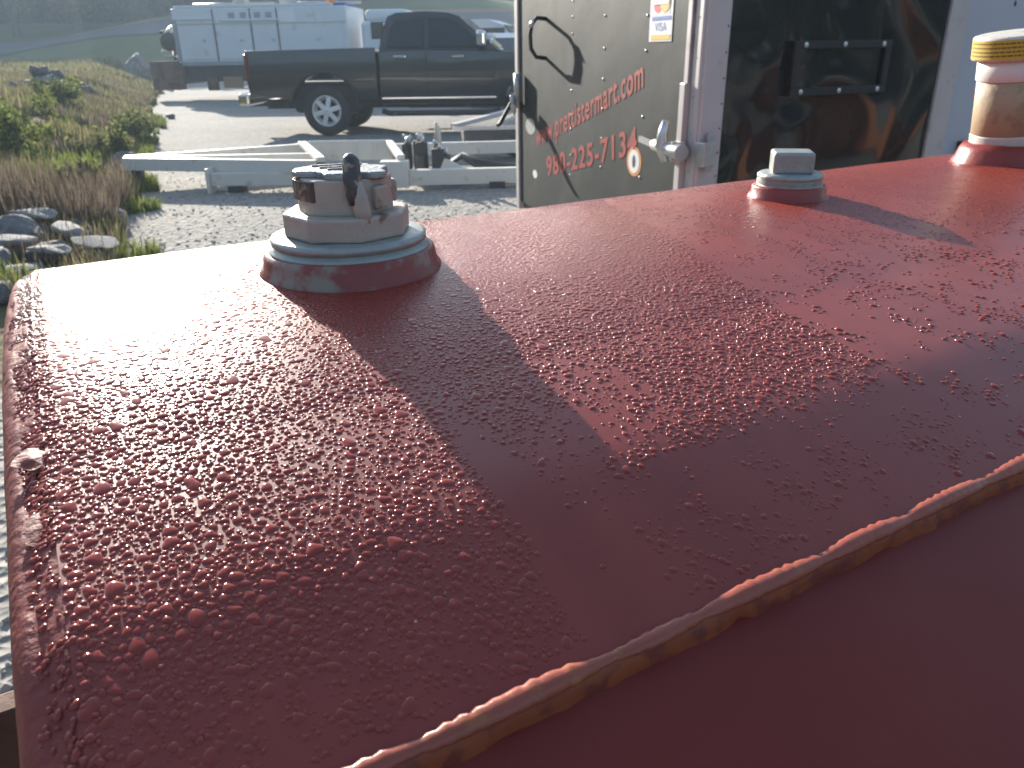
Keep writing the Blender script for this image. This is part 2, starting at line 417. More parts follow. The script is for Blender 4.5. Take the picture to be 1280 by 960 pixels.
M['meadow'] = pmat('meadow_soil', (0.12, 0.14, 0.06), 0.95, var=0.3, scale=0.3, spec=0.1)

def grid_obj(name, xs, ys, zf, mat, kind='structure'):
    X, Y = np.meshgrid(xs, ys)
    Z = np.array([[zf(x, y) for x in xs] for y in ys])
    V = np.stack([X.ravel(), Y.ravel(), Z.ravel()], 1)
    nx, ny = len(xs), len(ys)
    i = (np.arange(ny - 1)[:, None] * nx + np.arange(nx - 1)[None]).ravel()
    F = np.stack([i, i + 1, i + nx + 1, i + nx], 1)
    return tag(np_mesh(name, V, F, mat, smooth=True), kind=kind)

gxs = np.concatenate([np.linspace(-400, -30, 8), np.linspace(-28, 28, 57), np.linspace(30, 400, 8)])
gys = np.concatenate([np.linspace(-400, -12, 8), np.linspace(-10, 46, 57), np.linspace(50, 500, 8)])
grid_obj('ground', gxs, gys, lambda x, y: 0.02 * fbm(x, y, 0.5) * (1 if abs(x) < 40 and -12 < y < 46 else 0), 'gravel')

def xb(y): return -0.5 - 0.407 * y + 0.35 * mnoise.noise((y * 0.5, 1.3, 0)) * min(1, y / 10)
def sst(t): t = max(0, min(1, t)); return t * t * (3 - 2 * t)
def bank_z(x, y):
    d = xb(y) - x
    if d < -0.6: return -0.3
    return -0.06 + sst((d + 0.5) / 3.2) * (0.20 + 0.0215 * max(0, y)) + 0.10 * fbm(x, y, 0.7) * sst(d / 1.0)
bx = np.concatenate([np.linspace(-70, -31, 14), np.linspace(-30, -0.5, 90)])
by = np.concatenate([np.linspace(1, 20, 64), np.linspace(20.8, 52, 40)])
grid_obj('grass_bank', bx, by, bank_z, 'bank')

def emb_z(x, y):
    base = 1.05 + 1.5 * sst((x + 37) / 14)
    return base + 0.13 * (y - 53) - (0.0 if y > 52 else (52 - y) * 0.22) + 0.05 * fbm(x, y, 0.3)
ex = np.linspace(-90, 10, 80); ey = np.linspace(47, 78, 28)
grid_obj('embankment', ex, ey, emb_z, 'meadow')
def ribbon(name, y0, y1, x0, x1, dz, mat):
    xs = np.linspace(x0, x1, 70); ys = np.linspace(y0, y1, 9)
    return grid_obj(name, xs, ys, lambda x, y: emb_z(x, y) + dz, mat)
ribbon('road', 53, 63.5, -90, 10, 0.07, 'asphalt')
ribbon('dirt_verge', 63.6, 66.5, -33, 10, 0.08, 'clay')

def hill_z(x, y):
    return max(0.0, (y - 60) * 0.10) - 0.1
grid_obj('hill', np.linspace(-260, 260, 40), np.linspace(62, 220, 20), hill_z, 'meadow')

# ------------------------------------------------------------------ the tank
AX = 59.8                        # tank axis azimuth
S = 0.065                        # camera height above the crown
TR = 8.63 * S                    # tank radius
PC = 3.667 * S
ZC = CAM_Z - S - TR              # axis height
pv = Vector((-math.cos(R_(AX)), math.sin(R_(AX)), 0)); av = Vector((math.sin(R_(AX)), math.cos(R_(AX)), 0))
tank = thing('storage_tank', 'red primed horizontal steel tank beaded with water droplets', 'tank', tuple(pv * PC), R_(90 - AX))
# local frame: x along the axis, y across (away from the camera), z up, origin on the ground under the axis
Y_SEAM = 1.15 * S - PC
A0, A1 = -0.0205, 2.1
KN = 0.0085                      # knuckle radius at the head
th, fpx = R_(PITCH), 961.0
def to_px(a, y, z):
    """where a point of the tank lies in the photograph; only used to look up how wet that spot of the tank is"""
    w = av * a + pv * (y + PC)
    F = w.y * math.cos(th) - (z - CAM_Z) * math.sin(th); U = w.y * math.sin(th) + (z - CAM_Z) * math.cos(th)
    F = max(F, 1e-4)
    return 640 + fpx * w.x / F, 480 - fpx * U / F

def ipol(x, pts):
    if x <= pts[0][0]: return pts[0][1]
    for (x0, y0), (x1, y1) in zip(pts, pts[1:]):
        if x <= x1: return y0 + (y1 - y0) * (x - x0) / (x1 - x0)
    return pts[-1][1]

def wetness(a, y):
    """how densely beads of water cover a spot of the shell (0..1)"""
    z = ZC + math.sqrt(max(0, TR * TR - y * y))
    px, py = to_px(a, y, z)
    st = mnoise.noise((a * 120, y * 26, 0.5)) * 0.6 + mnoise.noise((a * 45, y * 22, 4.5)) * 0.6     # streaks run down the slope
    cl = mnoise.noise((a * 160, y * 150, 9.0)) * 0.7 + mnoise.noise((a * 70, y * 70, 2.0)) * 0.5
    termy = 842 - 0.335 * px                          # where the surface turns away from the sun
    xl = ipol(py, [(330, 345), (392, 440), (430, 485), (520, 545), (590, 590), (665, 640), (760, 700), (960, 830)])
    xr = ipol(py, [(325, 565), (415, 605), (475, 660), (565, 730), (640, 780), (720, 830), (960, 980)])
    xd = ipol(py, [(255, 760), (300, 845), (400, 985), (465, 1085), (520, 1085), (560, 900), (575, 840), (600, 760)])
    if y < Y_SEAM + 0.004: return 0
    if px < xl:
        w = ipol(py, [(600, 1.0), (700, 0.95), (780, 0.78), (850, 0.42), (960, 0.2)])
        if px > 330 and py > 520: w *= 0.62
        w += 0.55 * st * (0.25 if py < 500 else 1.0) if w > 0.3 else 0.3 * cl
        w *= ipol(py, [(400, 0.55), (500, 1.0)])  # thinned over the crown to let the sun glint through
    elif px < xr:
        w = ipol(py, [(420, 0.85), (490, 0.60), (550, 0.25), (600, 0.10), (660, 0.03)]) + 0.5 * st * (0.3 if py < 480 else 0.8)
        if py > 640: w = min(w, 0.04)
    elif px < xd and py < 600:
        edge = min(1, (px - xr) / 60.0 + (0 if py > 420 else 1))
        low = termy + 30 - py
        w = 0.95 if low > 60 else 0.95 * max(0.2, low / 60)
        if py > 450 and px < 800 + (py - 450) * 0.6: w = 0.5 + 0.9 * st
        w += 0.12 * st
    else:
        w = 0.13 + 0.5 * cl + 0.25 * st
        if py < 290: w += 0.12
        if py > termy: w = 0.16 + 0.55 * cl
        if px > 1000 and py > 400: w -= 0.05
        w = min(w, 0.5)
    return max(0.0, min(1.0, w))

def wob(a, y):   # slight waves, plus a ridge added to crisp the edge of sunlight
    k = 0.0
    if Y_SEAM < y < -0.085: k = (y - Y_SEAM) / 0.037 if y < -0.127 else (-0.085 - y) / 0.042
    k = k if k < 0.9 else 0.9 + (k - 0.9) * 0.5
    return 0.0024 * k + 0.0006 * mnoise.noise((a * 5, y * 6, 0)) + 0.00025 * mnoise.noise((a * 22, y * 20, 2))

def shell_mesh(name, phi0, phi1, nphi, rad, xs, mat, wet):
    V = []; W = []
    for i in range(nphi + 1):
        ph = phi0 + (phi1 - phi0) * i / nphi
        for x in xs:
            y0 = TR * math.sin(ph)
            r = rad + wob(x, y0)
            V.append((x, r * math.sin(ph), ZC + r * math.cos(ph)))
            W.append(wetness(x, y0) if wet and abs(y0) < 0.3 and x < 1.0 else 0.0)
    n = len(xs)
    i = (np.arange(nphi)[:, None] * n + np.arange(n - 1)[None]).ravel()
    F = np.stack([i, i + 1, i + n + 1, i + n], 1)[:, ::-1]
    o = np_mesh(name, np.array(V), F[:, ::-1].copy(), mat, tank, smooth=True)
    if wet:
        at = o.data.attributes.new('wet', 'FLOAT', 'POINT'); at.data.foreach_set('value', np.array(W, dtype=np.float32))
    return o
phs = math.asin(Y_SEAM / TR)
xs = np.concatenate([np.linspace(A0 + KN, 0.25, 130), np.linspace(0.254, 0.7, 80), np.linspace(0.72, A1, 40)])
up = shell_mesh('top_plate', phs, math.asin(0.42 / TR), 150, TR, xs, 'tank', True)
up['label'] = 'curved red top plate beaded with water'
lo = shell_mesh('side_plate', -math.pi + math.asin(0.42 / TR) * 0 - 0.0, phs + 0.004, 90, TR - 0.0032, xs[::2], 'tank_dry', False)
lo['label'] = 'dry lower red plate below the weld'
bk = shell_mesh('rear_plate', math.asin(0.42 / TR) - 0.004, math.pi, 60, TR - 0.0032, xs[::3], 'tank_dry', False)
# plate edge along the lap: a thin strip under the weld bead
def lap_strip():
    V = []; n = 420; xs_ = np.linspace(A0 + KN, 1.2, n)
    for x in xs_:
        jag = 0.0011 * mnoise.noise((x * 130, 0, 0)) + 0.0007 * mnoise.noise((x * 420, 3, 0))
        for k, (dy, rr) in enumerate(((0.0004, TR + 0.0006), (-0.0011, TR + 0.0002), (-0.0021 + jag * .5, TR - 0.0017), (-0.0027 + jag, TR - 0.0036))):
            ph = math.asin((Y_SEAM + dy) / TR)
            V.append((x, rr * math.sin(ph), ZC + rr * math.cos(ph)))
    i = (np.arange(n - 1)[:, None] * 4 + np.arange(3)[None]).ravel()
    F = np.stack([i, i + 1, i + 5, i + 4], 1)
    return np_mesh('plate_edge', np.array(V), F, 'plate_edge', tank, smooth=True)
le = lap_strip(); le['label'] = 'orange brown raw edge of the lapped plate'
def weld_bead():
    n = 900; seg = 12; V = []
    xs_ = np.linspace(A0 + KN - 0.002, 1.2, n)
    starts = [0.028, 0.062, 0.0815, 0.112, 0.137, 0.165, 0.21, 0.26, 0.33, 0.40, 0.5]
    for x in xs_:
        k = max([0] + [i + 1 for i, s_ in enumerate(starts) if x >= s_])
        prev = starts[k - 1] if k else A0; nxt = starts[k] if k < len(starts) else 1.2
        f_ = (x - prev) / (nxt - prev)
        r = 0.00125 * (0.75 + 0.45 * math.sin(math.pi * min(1, f_ * 1.05)) ** 0.6) * (1 + 0.10 * math.sin(x * 2600 + 3 * mnoise.noise((x * 60, 1, 1))) + 0.14 * mnoise.noise((x * 150, k * 3.3, 0)))
        if 0.055 < x < 0.0815: r *= 0.8
        dy = 0.0004 * mnoise.noise((x * 70, k * 5.1, 4)) + 0.0005 * mnoise.noise((k * 9.1, 0.3, 4)) 
        ph = math.asin((Y_SEAM + dy) / TR)
        c = Vector((x, (TR + r * 0.35) * math.sin(ph), ZC + (TR + r * 0.35) * math.cos(ph)))
        nn = Vector((0, math.sin(ph), math.cos(ph))); tt = Vector((0, math.cos(ph), -math.sin(ph)))
        for j in range(seg):
            a = 2 * math.pi * j / seg
            V.append(tuple(c + tt * math.cos(a) * r * 1.25 + nn * math.sin(a) * r * 0.85))
    i, j = np.meshgrid(np.arange(n - 1), np.arange(seg), indexing='ij')
    j2 = (j + 1) % seg
    F = np.stack([i * seg + j, i * seg + j2, (i + 1) * seg + j2, (i + 1) * seg + j], -1).reshape(-1, 4)
    return np_mesh('weld_bead', np.array(V), F, 'weld', tank, smooth=True)
weld_bead()['label'] = 'wavy raised weld bead catching the sun'
# rounded rim (knuckle) of the near head with overspray texture, and the head itself
def rim(x0, sgn, name):
    V = []; nphi = 420; prof = [(KN * 1.02, -0.0001), (KN * .96, -0.00025), (KN * .84, -0.0006), (KN * .7, -0.0012), (KN * .58, -0.0017)] + [(KN * (1 - math.sin(q)) * .56, -0.0018 - KN * .75 * (1 - math.cos(q))) for q in np.linspace(.2, math.pi / 2, 11)] + [(0.0, -0.016), (0.0003, -0.05)]
    m_ = len(prof)
    for i in range(nphi + 1):
        ph = -1.2 + 2.2 * i / nphi
        for k, (dx, dr) in enumerate(prof):
            yq = TR * math.sin(ph)
            bmp = 0.0005 * mnoise.noise((ph * 160, k * 0.4, 1)) + 0.0006 * mnoise.noise((ph * 38, k * 0.2, 7))
            rr = TR + dr + (bmp if 1 < k < m_ - 2 else 0) + wob(x0, yq)
            V.append((x0 + sgn * dx, rr * math.sin(ph), ZC + rr * math.cos(ph)))
    i, j = np.meshgrid(np.arange(nphi), np.arange(m_ - 1), indexing='ij')
    F = np.stack([i * m_ + j, i * m_ + j + 1, (i + 1) * m_ + j + 1, (i + 1) * m_ + j], -1).reshape(-1, 4)
    return np_mesh(name, np.array(V), F, 'rim', tank, smooth=True)
rm_ = rim(A0, 1, 'head_rim'); rm_['label'] = 'rounded rough end rim of the tank'
for x0, sg in ((A0 + 0.0006, -1), (A1, 1)):
    b_ = MB(); b_.lathe([(0.001, 0.012 * sg), (TR * .6, 0.008 * sg), (TR - 0.02, 0.0), (TR - 0.012, -0.002 * sg)], 96, (x0, 0, ZC), 'X', close=False)
    b_.build('end_head', 'tank_dry', tank)
# weld lumps on the rim
def lump(y, sx, sy, h, x=0.004):
    V = []; rings, seg = 9, 26
    yy = y - PC; ph0 = math.asin(yy / TR)
    for i in range(rings):
        t_ = i / (rings - 1)
        for k in range(seg):
            a = 2 * math.pi * k / seg
            rr = t_ * (1 + 0.22 * mnoise.noise((math.cos(a) * 1.5, math.sin(a) * 1.5, y * 90)))
            u, w_ = rr * sx * math.cos(a), rr * sy * math.sin(a)
            hh = h * (math.cos(min(1, t_) * math.pi) * .5 + .5) * (1 + 0.35 * mnoise.noise((u * 500, w_ * 500, y * 50))) - 0.0003
            ph = ph0 + w_ / TR; rr2 = TR + hh
            V.append((A0 + x + u, rr2 * math.sin(ph), ZC + rr2 * math.cos(ph)))
    i, j = np.meshgrid(np.arange(rings - 1), np.arange(seg), indexing='ij'); j2 = (j + 1) % seg
    F = np.stack([i * seg + j, i * seg + j2, (i + 1) * seg + j2, (i + 1) * seg + j], -1).reshape(-1, 4)
    return np_mesh('weld_lump', np.array(V), F, 'rim', tank, smooth=True)
lump(0.160, 0.0030, 0.0036, 0.0005, 0.0060)
lump(0.1375, 0.0040, 0.0060, 0.0004, 0.0078)
lump(0.1200, 0.0046, 0.0080, 0.0006, 0.0090)
# supports and the rusty bracket on the head
for x in (0.35, 1.75):
    b_ = MB(); b_.prism([(-.42, 0), (.42, 0), (.42, .10)] + [(.42 * math.cos(q), ZC - TR * math.sin(math.acos(.42 * math.cos(q) / TR)) + 0.004) for q in np.linspace(0, math.pi, 17)] + [(-.42, .10)], x - .05, x + .05, 'YZ')
    b_.build('saddle', 'rust', tank)
b_ = MB(); b_.box((A0 - 0.035, 0.026, 1.072), (0.072, 0.012, 0.046)); b_.box((A0 - 0.006, 0.026, 1.072), (0.008, 0.05, 0.07))
br = b_.build('bracket', 'rust', tank, bevel=0.0015); br['label'] = 'rusty brown steel bracket on the tank end'

# ------------------------------------------------------------------ water beads on the shell
def droplets():
    placed = []; cell = 0.0032; grid = {}
    def ok(a, y, r):
        ci, cj = int(a // cell), int(y // cell)
        for i in range(ci - 1, ci + 2):
            for j in range(cj - 1, cj + 2):
                for (a2, y2, r2) in grid.get((i, j), ()):
                    dd = (a - a2) ** 2 + (y - y2) ** 2
                    if dd < (0.86 * (r + r2)) ** 2: return False
        return True
    obst = [(0.0808, 0.2433 - PC, 0.0305), (0.3023, 0.2548 - PC, 0.0185), (0.50, 0.262 - PC, 0.031)]
    passes = [(1300, (0.0011, 0.0016), 0.5), (24000, (0.00078, 0.00118), 0.25), (160000, (0.00045, 0.0008), 0.0), (240000, (0.00022, 0.00048), 0.05)]
    for n, (r0, r1), wmin in passes:
        for _ in range(n):
            a = A0 + KN + 0.001 + (0.60 - A0) * random.random() ** 1.6
            y = Y_SEAM + 0.003 + (0.105 - Y_SEAM) * random.random()
            w = wet_fast(a, y)
            if w < wmin * .5 or random.random() > w ** 1.3: continue
            r = r0 + (r1 - r0) * random.random() ** 2
            if a > 0.15 and r0 < 0.0012: r *= 1.0 + 0.22 * sst((a - 0.15) / 0.08)
            if any((a - oa) ** 2 + (y - oy) ** 2 < (orr + r) ** 2 for oa, oy, orr in obst): continue
            if not ok(a, y, r): continue
            grid.setdefault((int(a // cell), int(y // cell)), []).append((a, y, r)); placed.append((a, y, r, w))
    return placed
GA = np.linspace(A0, 0.62, 400); GY = np.linspace(Y_SEAM, 0.115, 190)
WG = np.array([[wetness(a, y) for y in GY] for a in GA])
def wet_fast(a, y):
    i = min(399, max(0, int((a - A0) / (0.62 - A0) * 399 + .5))); j = min(189, max(0, int((y - Y_SEAM) / (0.115 - Y_SEAM) * 189 + .5)))
    return WG[i, j]
DROPS = droplets()

def dome_arrays(seg, rings):
    """unit bead: list of (ring radius, height) -> vertex template"""
    pr = {3: [(1.0, 0.0), (0.93, 0.40), (0.62, 0.83)], 2: [(1.0, 0.0), (0.80, 0.62)]}[rings]
    ang = np.arange(seg) * 2 * np.pi / seg
    fs = []
    for i in range(rings - 1):
        for k in range(seg):
            k2 = (k + 1) % seg
            fs += [(i * seg + k, i * seg + k2, (i + 1) * seg + k2), (i * seg + k, (i + 1) * seg + k2, (i + 1) * seg + k)]
    top = rings * seg
    for k in range(seg): fs.append(((rings - 1) * seg + k, (rings - 1) * seg + (k + 1) % seg, top))
    return ang, pr, np.array(fs)
def bead_shape(seg, rings, r, seed, hs=1.0):
    ang, pr, fs = dome_arrays(seg, rings)
    rs = random.Random(seed)
    am2, am3, p2, p3 = rs.uniform(0, .28), rs.uniform(0, .20), rs.uniform(0, 6.3), rs.uniform(0, 6.3)
    rad = 1 + am2 * np.cos(2 * ang + p2) + am3 * np.cos(3 * ang + p3)
    h = rs.uniform(0.32, 0.46) * hs * r * (1.0 if r < 0.0013 else 0.80)
    P = []
    for q, (rr, z) in enumerate(pr):
        P.append(np.stack([r * rr * rad * np.cos(ang), r * rr * rad * np.sin(ang), np.full(seg, z * h - (0.00008 if q == 0 else 0))], 1))
    P.append(np.array([[0, 0, h]]))
    return np.concatenate(P), fs
def flatness(y): return 0.24 + 0.60 * sst((-0.03 - y) / 0.085)     # beads shaped flatter on the crown so the sun glint shows
def frame_at(a, y):
    ph = math.asin(y / TR); rr = TR + wob(a, y)
    return Vector((a, rr * math.sin(ph), ZC + rr * math.cos(ph))), ph
big = sorted(range(len(DROPS)), key=lambda i: -DROPS[i][2] / max(0.08, (Vector((DROPS[i][0], DROPS[i][1] + PC, 0.08)).length)))[:300]
bigset = set(big)
Vs = []; Fs = []; off = 0
for i, (a, y, r, w) in enumerate(DROPS):
    if i in bigset: continue
    far = a > 0.22
    P, F = bead_shape(7 if far else 9, 2 if far else 3, r, i, flatness(y))
    c, ph = frame_at(a, y)
    cs, sn = math.cos(ph), math.sin(ph)
    Q = np.stack([P[:, 0] + c.x, P[:, 1] * cs + P[:, 2] * sn + c.y, -P[:, 1] * sn + P[:, 2] * cs + c.z], 1)
    Vs.append(Q); Fs.append(F + off); off += len(Q)
RIMP = [(KN * 1.3, 0.0), (KN * .98, 0.0), (KN * .84, -0.0006), (KN * .7, -0.0012), (KN * .58, -0.0017), (KN * .40, -0.0024), (KN * .26, -0.0034), (KN * .14, -0.0050)]
for i in range(4200):
    y = Y_SEAM + 0.01 + (0.10 - Y_SEAM) * random.random() ** 1.1
    k = random.uniform(0, 6.6); k0 = int(k); f_ = k - k0
    (d0, r0), (d1, r1) = RIMP[k0], RIMP[k0 + 1]
    dx, dr = d0 + (d1 - d0) * f_, r0 + (r1 - r0) * f_
    if y < -0.105 and random.random() < .75: continue
    be = math.atan2(r0 - r1, d0 - d1)                      # the rim leans away to the outside
    P, F = bead_shape(7, 2, random.choice((.0003, .0004, .0005, .0006, .0008)), 7000 + i, .8)
    ph = math.asin(y / TR); cs, sn = math.cos(ph), math.sin(ph); rr = TR + dr + wob(A0, y) + 0.0001
    X = P[:, 0] * math.cos(be) - P[:, 2] * math.sin(be); Zl = P[:, 2] * math.cos(be) + P[:, 0] * math.sin(be)
    Q = np.stack([X + A0 + dx, P[:, 1] * cs + Zl * sn + rr * sn, -P[:, 1] * sn + Zl * cs + ZC + rr * cs], 1)
    Vs.append(Q); Fs.append(F + off); off += len(Q)
beads = np_mesh('water_beads', np.concatenate(Vs), np.concatenate(Fs), 'water', tank, smooth=True)
tag(beads, 'small clear water beads on the red plate', kind='stuff')
variants = []
for k in range(14):
    P, F = bead_shape(14, 3, 1.0, 900 + k)
    P[:, 2] *= 0.85
    me = bpy.data.meshes.new('water_droplet'); me.from_pydata([tuple(p) for p in P], [], [tuple(f) for f in F.tolist()])
    me.polygons.foreach_set('use_smooth', [True] * len(F)); me.materials.append(M['water']); variants.append(me)
for i in big:
    a, y, r, w = DROPS[i]
    c, ph = frame_at(a, y)
    o = bpy.data.objects.new('water_droplet', variants[i % 14]); col.objects.link(o); o.parent = tank
    o.location = c; o.rotation_euler = (-ph, 0, 0)
    o.scale = (r, r * (1.0 + 0.5 * ((i * 7) % 5) / 5 * (r > 0.0012)), r * 0.95 * flatness(y))

# ------------------------------------------------------------------ fittings on the crown
def tpt(a, y, dz=0.0):
    z = ZC + math.sqrt(TR * TR - y * y) + dz
    return tank.matrix_basis @ Vector((a, y, z))
RZ = R_(90 - AX)

def collar(name, a, p, prof, mat, label):
    y = p - PC; z = ZC + math.sqrt(TR * TR - y * y)
    b_ = MB(); b_.lathe([(r, z + h) for r, h in prof], 64, (a, y, 0), wob=0.012)
    o = b_.build(name, mat, tank); o['label'] = label
    return o
u = 2.6e-4
collar('fill_collar', 0.0808, 0.2433, [(0.0305, -0.004), (0.0296, 0.0008), (0.0284, 0.0022), (0.0279, 0.0050), (0.0272, 0.0068), (0.0255, 0.0072)], 'collar', 'red welded collar with scuffed bare metal band')
collar('plug_collar', 0.3023, 0.2548, [(0.0200, -0.003), (0.0182, 0.0006), (0.0172, 0.0018), (0.0170, 0.0045), (0.0164, 0.0054), (0.0130, 0.0056)], 'collar_red', 'low red weld collar round the plug')
collar('vent_collar', 0.50, 0.262, [(0.0315, -0.004), (0.0292, 0.0010), (0.0280, 0.0030), (0.0266, 0.0075), (0.0245, 0.0108), (0.021, 0.0112)], 'collar_red', 'red coupling welded under the vent pipe')

def hexa(n, r, rot=0.0): return [(r * math.cos(rot + 2 * math.pi * k / n), r * math.sin(rot + 2 * math.pi * k / n)) for k in range(n)]
# --- lockable fill cap
cap = thing('fill_cap', 'locking fill cap with dark wet lid and upright lug', 'cap', tuple(tpt(0.0808, 0.2433 - PC, 0.0068)), 0.0)
b_ = MB(); b_.lathe([(0.0262, 0), (0.0262, 0.0010), (0.0240, 0.0014), (0.0240, 0.0022), (0.0250, 0.0026), (0.0250, 0.0044), (0.0235, 0.0050), (0.016, 0.0051)], 72, wob=0.006)
b_.build('threaded_ring', 'zinc', cap)
b_ = MB(); b_.prism(hexa(8, 0.0205, R_(22)), 0.0049, 0.0125); b_.build('octagon_nut', 'castbrown', cap, bevel=0.0010, bseg=3)
prof = []
b_ = MB()
pl = []
for k in range(48):
    q = 2 * math.pi * k / 48
    r = 0.0146 + 0.0005 * math.cos(6 * q)
    pl.append((r * math.cos(q), r * math.sin(q)))
b_.prism(pl, 0.0122, 0.0232); b_.build('cap_body', 'castbrown', cap, bevel=0.0006)
# lid outline: rounded left lobe, notches at back, square toe to the front right
lid = [(-0.0172, 0.001), (-0.0168, -0.0045), (-0.0145, -0.0078), (-0.0075, -0.0088), (-0.0050, -0.0105), (-0.0035, -0.0140), (0.0000, -0.0152), (0.0060, -0.0148), (0.0078, -0.0130),
       (0.0082, -0.0118), (0.0125, -0.0122), (0.0158, -0.0112), (0.0166, -0.0085), (0.0158, -0.0058), (0.0140, -0.0030), (0.0146, 0.0010), (0.0150, 0.0055), (0.0120, 0.0078), (0.0085, 0.0082),
       (0.0070, 0.0115), (0.0020, 0.0132), (-0.0030, 0.0128), (-0.0050, 0.0105), (-0.0090, 0.0112), (-0.0125, 0.0098), (-0.0140, 0.0065)]
lid = [(x * .90, y * .90) for x, y in lid]
b_ = MB(); b_.prism(lid, 0.0228, 0.0252); ld = b_.build('lid', 'lid', cap, bevel=0.0007, bseg=3)
b_ = MB(); b_.prism([(-0.0168, -0.001), (-0.0160, -0.006), (-0.0140, -0.0085), (-0.0070, -0.0098), (-0.0052, -0.0150), (-0.0085, -0.0152), (-0.0130, -0.0112), (-0.0166, -0.0060), (-0.0172, -0.001)], 0.0166, 0.0227, xf=lambda x, y, z: (x * .9, y * .9, z))
b_.build('lid_skirt', 'lug', cap, bevel=0.0004)
b_ = MB()
for i, yq in enumerate((0.0028, 0.0005, -0.0018)): b_.box((-0.003 + 0.002 * i, yq * 2, 0.0253), (0.016 - 0.003 * i, 0.0008, 0.0008), rz=R_(18))
b_.build('raised_rib', 'lid', ld)
b_ = MB()
b_.tube([(0.0062, -0.0150, 0.0165), (0.0058, -0.0152, 0.019), (0.0053, -0.0136, 0.0232), (0.0050, -0.0118, 0.0268), (0.0048, -0.0108, 0.0288), (0.0048, -0.0106, 0.0300), (0.0048, -0.0106, 0.0308)], [0.0022, 0.0025, 0.0027, 0.0028, 0.0026, 0.0019, 0.0008], 16)
b_.build('lug', 'lug', cap)
b_ = MB(); b_.tube([(0.0085, -0.0150, 0.0105), (0.0078, -0.0152, 0.0145), (0.0070, -0.0148, 0.0190), (0.0064, -0.0138, 0.0225)], [0.0024, 0.0027, 0.0026, 0.0020], 12)
b_.build('hasp_boss', 'castbrown', cap)
for q in (R_(-35), R_(20)):
    b_ = MB(); b_.box((0.0145 * math.cos(q), 0.0145 * math.sin(q), 0.0175), (0.0040, 0.0055, 0.0070), rz=q); b_.build('side_boss', 'castbrown', cap, bevel=0.0008)

# --- square head plug
plug = thing('pipe_plug', 'galvanised square head pipe plug screwed into the tank', 'plug', tuple(tpt(0.3023, 0.2548 - PC, 0.0050)), 0.0)
b_ = MB(); b_.lathe([(0.0150, 0), (0.0150, 0.0006), (0.0144, 0.0010), (0.0150, 0.0015), (0.0144, 0.0020), (0.0150, 0.0026), (0.0144, 0.0031), (0.0149, 0.0036), (0.0149, 0.0052), (0.0138, 0.0060), (0.010, 0.0063)], 64, wob=0.006)
b_.build('threaded_body', 'zinc', plug)
b_ = MB(); b_.box((0.0, 0, 0.0108), (0.0182, 0.0182, 0.0100), rz=R_(-12)); b_.build('square_head', 'zinc', plug, bevel=0.0014, bseg=3)

# --- vent riser
vent = thing('vent_riser', 'tan vent riser with yellow labelled white cap', 'pipe', tuple(tpt(0.50, 0.262 - PC, 0.0104)), 0.0)
vent.rotation_euler = (R_(2), R_(-6.5), 0)
b_ = MB(); b_.lathe([(0.0212 + (0.0006 if i % 2 else 0), 0.0009 * i) for i in range(9)] + [(0.0208, 0.0080)], 72); b_.build('threaded_end', 'thread', vent)
b_ = MB(); b_.lathe([(0.0208, 0.0070), (0.0213, 0.0074), (0.0213, 0.0380), (0.0207, 0.0384)], 72, wob=0.004); b_.build('pipe', 'tan', vent)
b_ = MB(); b_.lathe([(0.0215, 0.0372), (0.0221, 0.0378), (0.0221, 0.0495), (0.0213, 0.0500)], 72); b_.build('coupling', 'white_plastic', vent)
b_ = MB(); b_.lathe([(0.0215, 0.0485), (0.0251, 0.0489), (0.0256, 0.0495), (0.0256, 0.0604), (0.0250, 0.0612), (0.0235, 0.0616), (0.010, 0.0620)], 72, wob=0.003); vc = b_.build('vent_cap', 'dirty_white', vent)
b_ = MB(); 
seg = 60; V_ = []; a0_, a1_ = R_(-202), R_(0)
for k in range(seg + 1):
    q = a0_ + (a1_ - a0_) * k / seg
    for z in (0.0500, 0.0599): V_.append((0.02588 * math.cos(q), 0.02588 * math.sin(q), z))
b_.add(V_, [(2 * k, 2 * k + 2, 2 * k + 3, 2 * k + 1) for k in range(seg)], True)
lb = b_.build('label_band', 'yellow', vc, fix=False)
b_ = MB()
for row, z in enumerate((0.0578, 0.0556, 0.0534, 0.0514)):
    q = R_(-197)
    while q < R_(-6):
        dq = R_(random.uniform(2.0, 6.5))
        n_ = 3
        V_ = []
        for k in range(n_ + 1):
            qq = q + dq * k / n_
            for zz in (z, z + 0.00085): V_.append((0.02594 * math.cos(qq), 0.02594 * math.sin(qq), zz))
        b_.add(V_, [(2 * k, 2 * k + 2, 2 * k + 3, 2 * k + 1) for k in range(n_)], True)
        q += dq + R_(1.1)
b_.build('fine_print', 'ink', vc, fix=False)

# ------------------------------------------------------------------ black enclosed trailer
C_ = Vector((0.68505, 2.92074, 0))
PHI = 16.5                        # the door stands a little past square
e1 = Vector((-math.sin(R_(PHI)), math.cos(R_(PHI)), 0)); n1 = Vector((-e1.y, e1.x, 0))
e2 = Vector((math.sin(R_(65)), math.cos(R_(65)), 0)); n2 = Vector((e2.y, -e2.x, 0))
trl = thing('enclosed_trailer', 'black enclosed trailer with red phone lettering and bar locks', 'trailer', tuple(C_))
TH_ = math.atan2(C_.x, C_.y)
def LW(u_, z, n=0.0):
    q = C_ + Vector((-math.sin(R_(20)), math.cos(R_(20)), 0)) * u_; t_ = q.x / q.y
    u_ = C_.length * (math.sin(TH_) - t_ * math.cos(TH_)) / (math.sin(R_(PHI)) + t_ * math.cos(R_(PHI)))
    return e1 * u_ + n1 * n + Vector((0, 0, z))
def RW(v_, z, n=0.0): return e2 * v_ + n2 * n + Vector((0, 0, z))
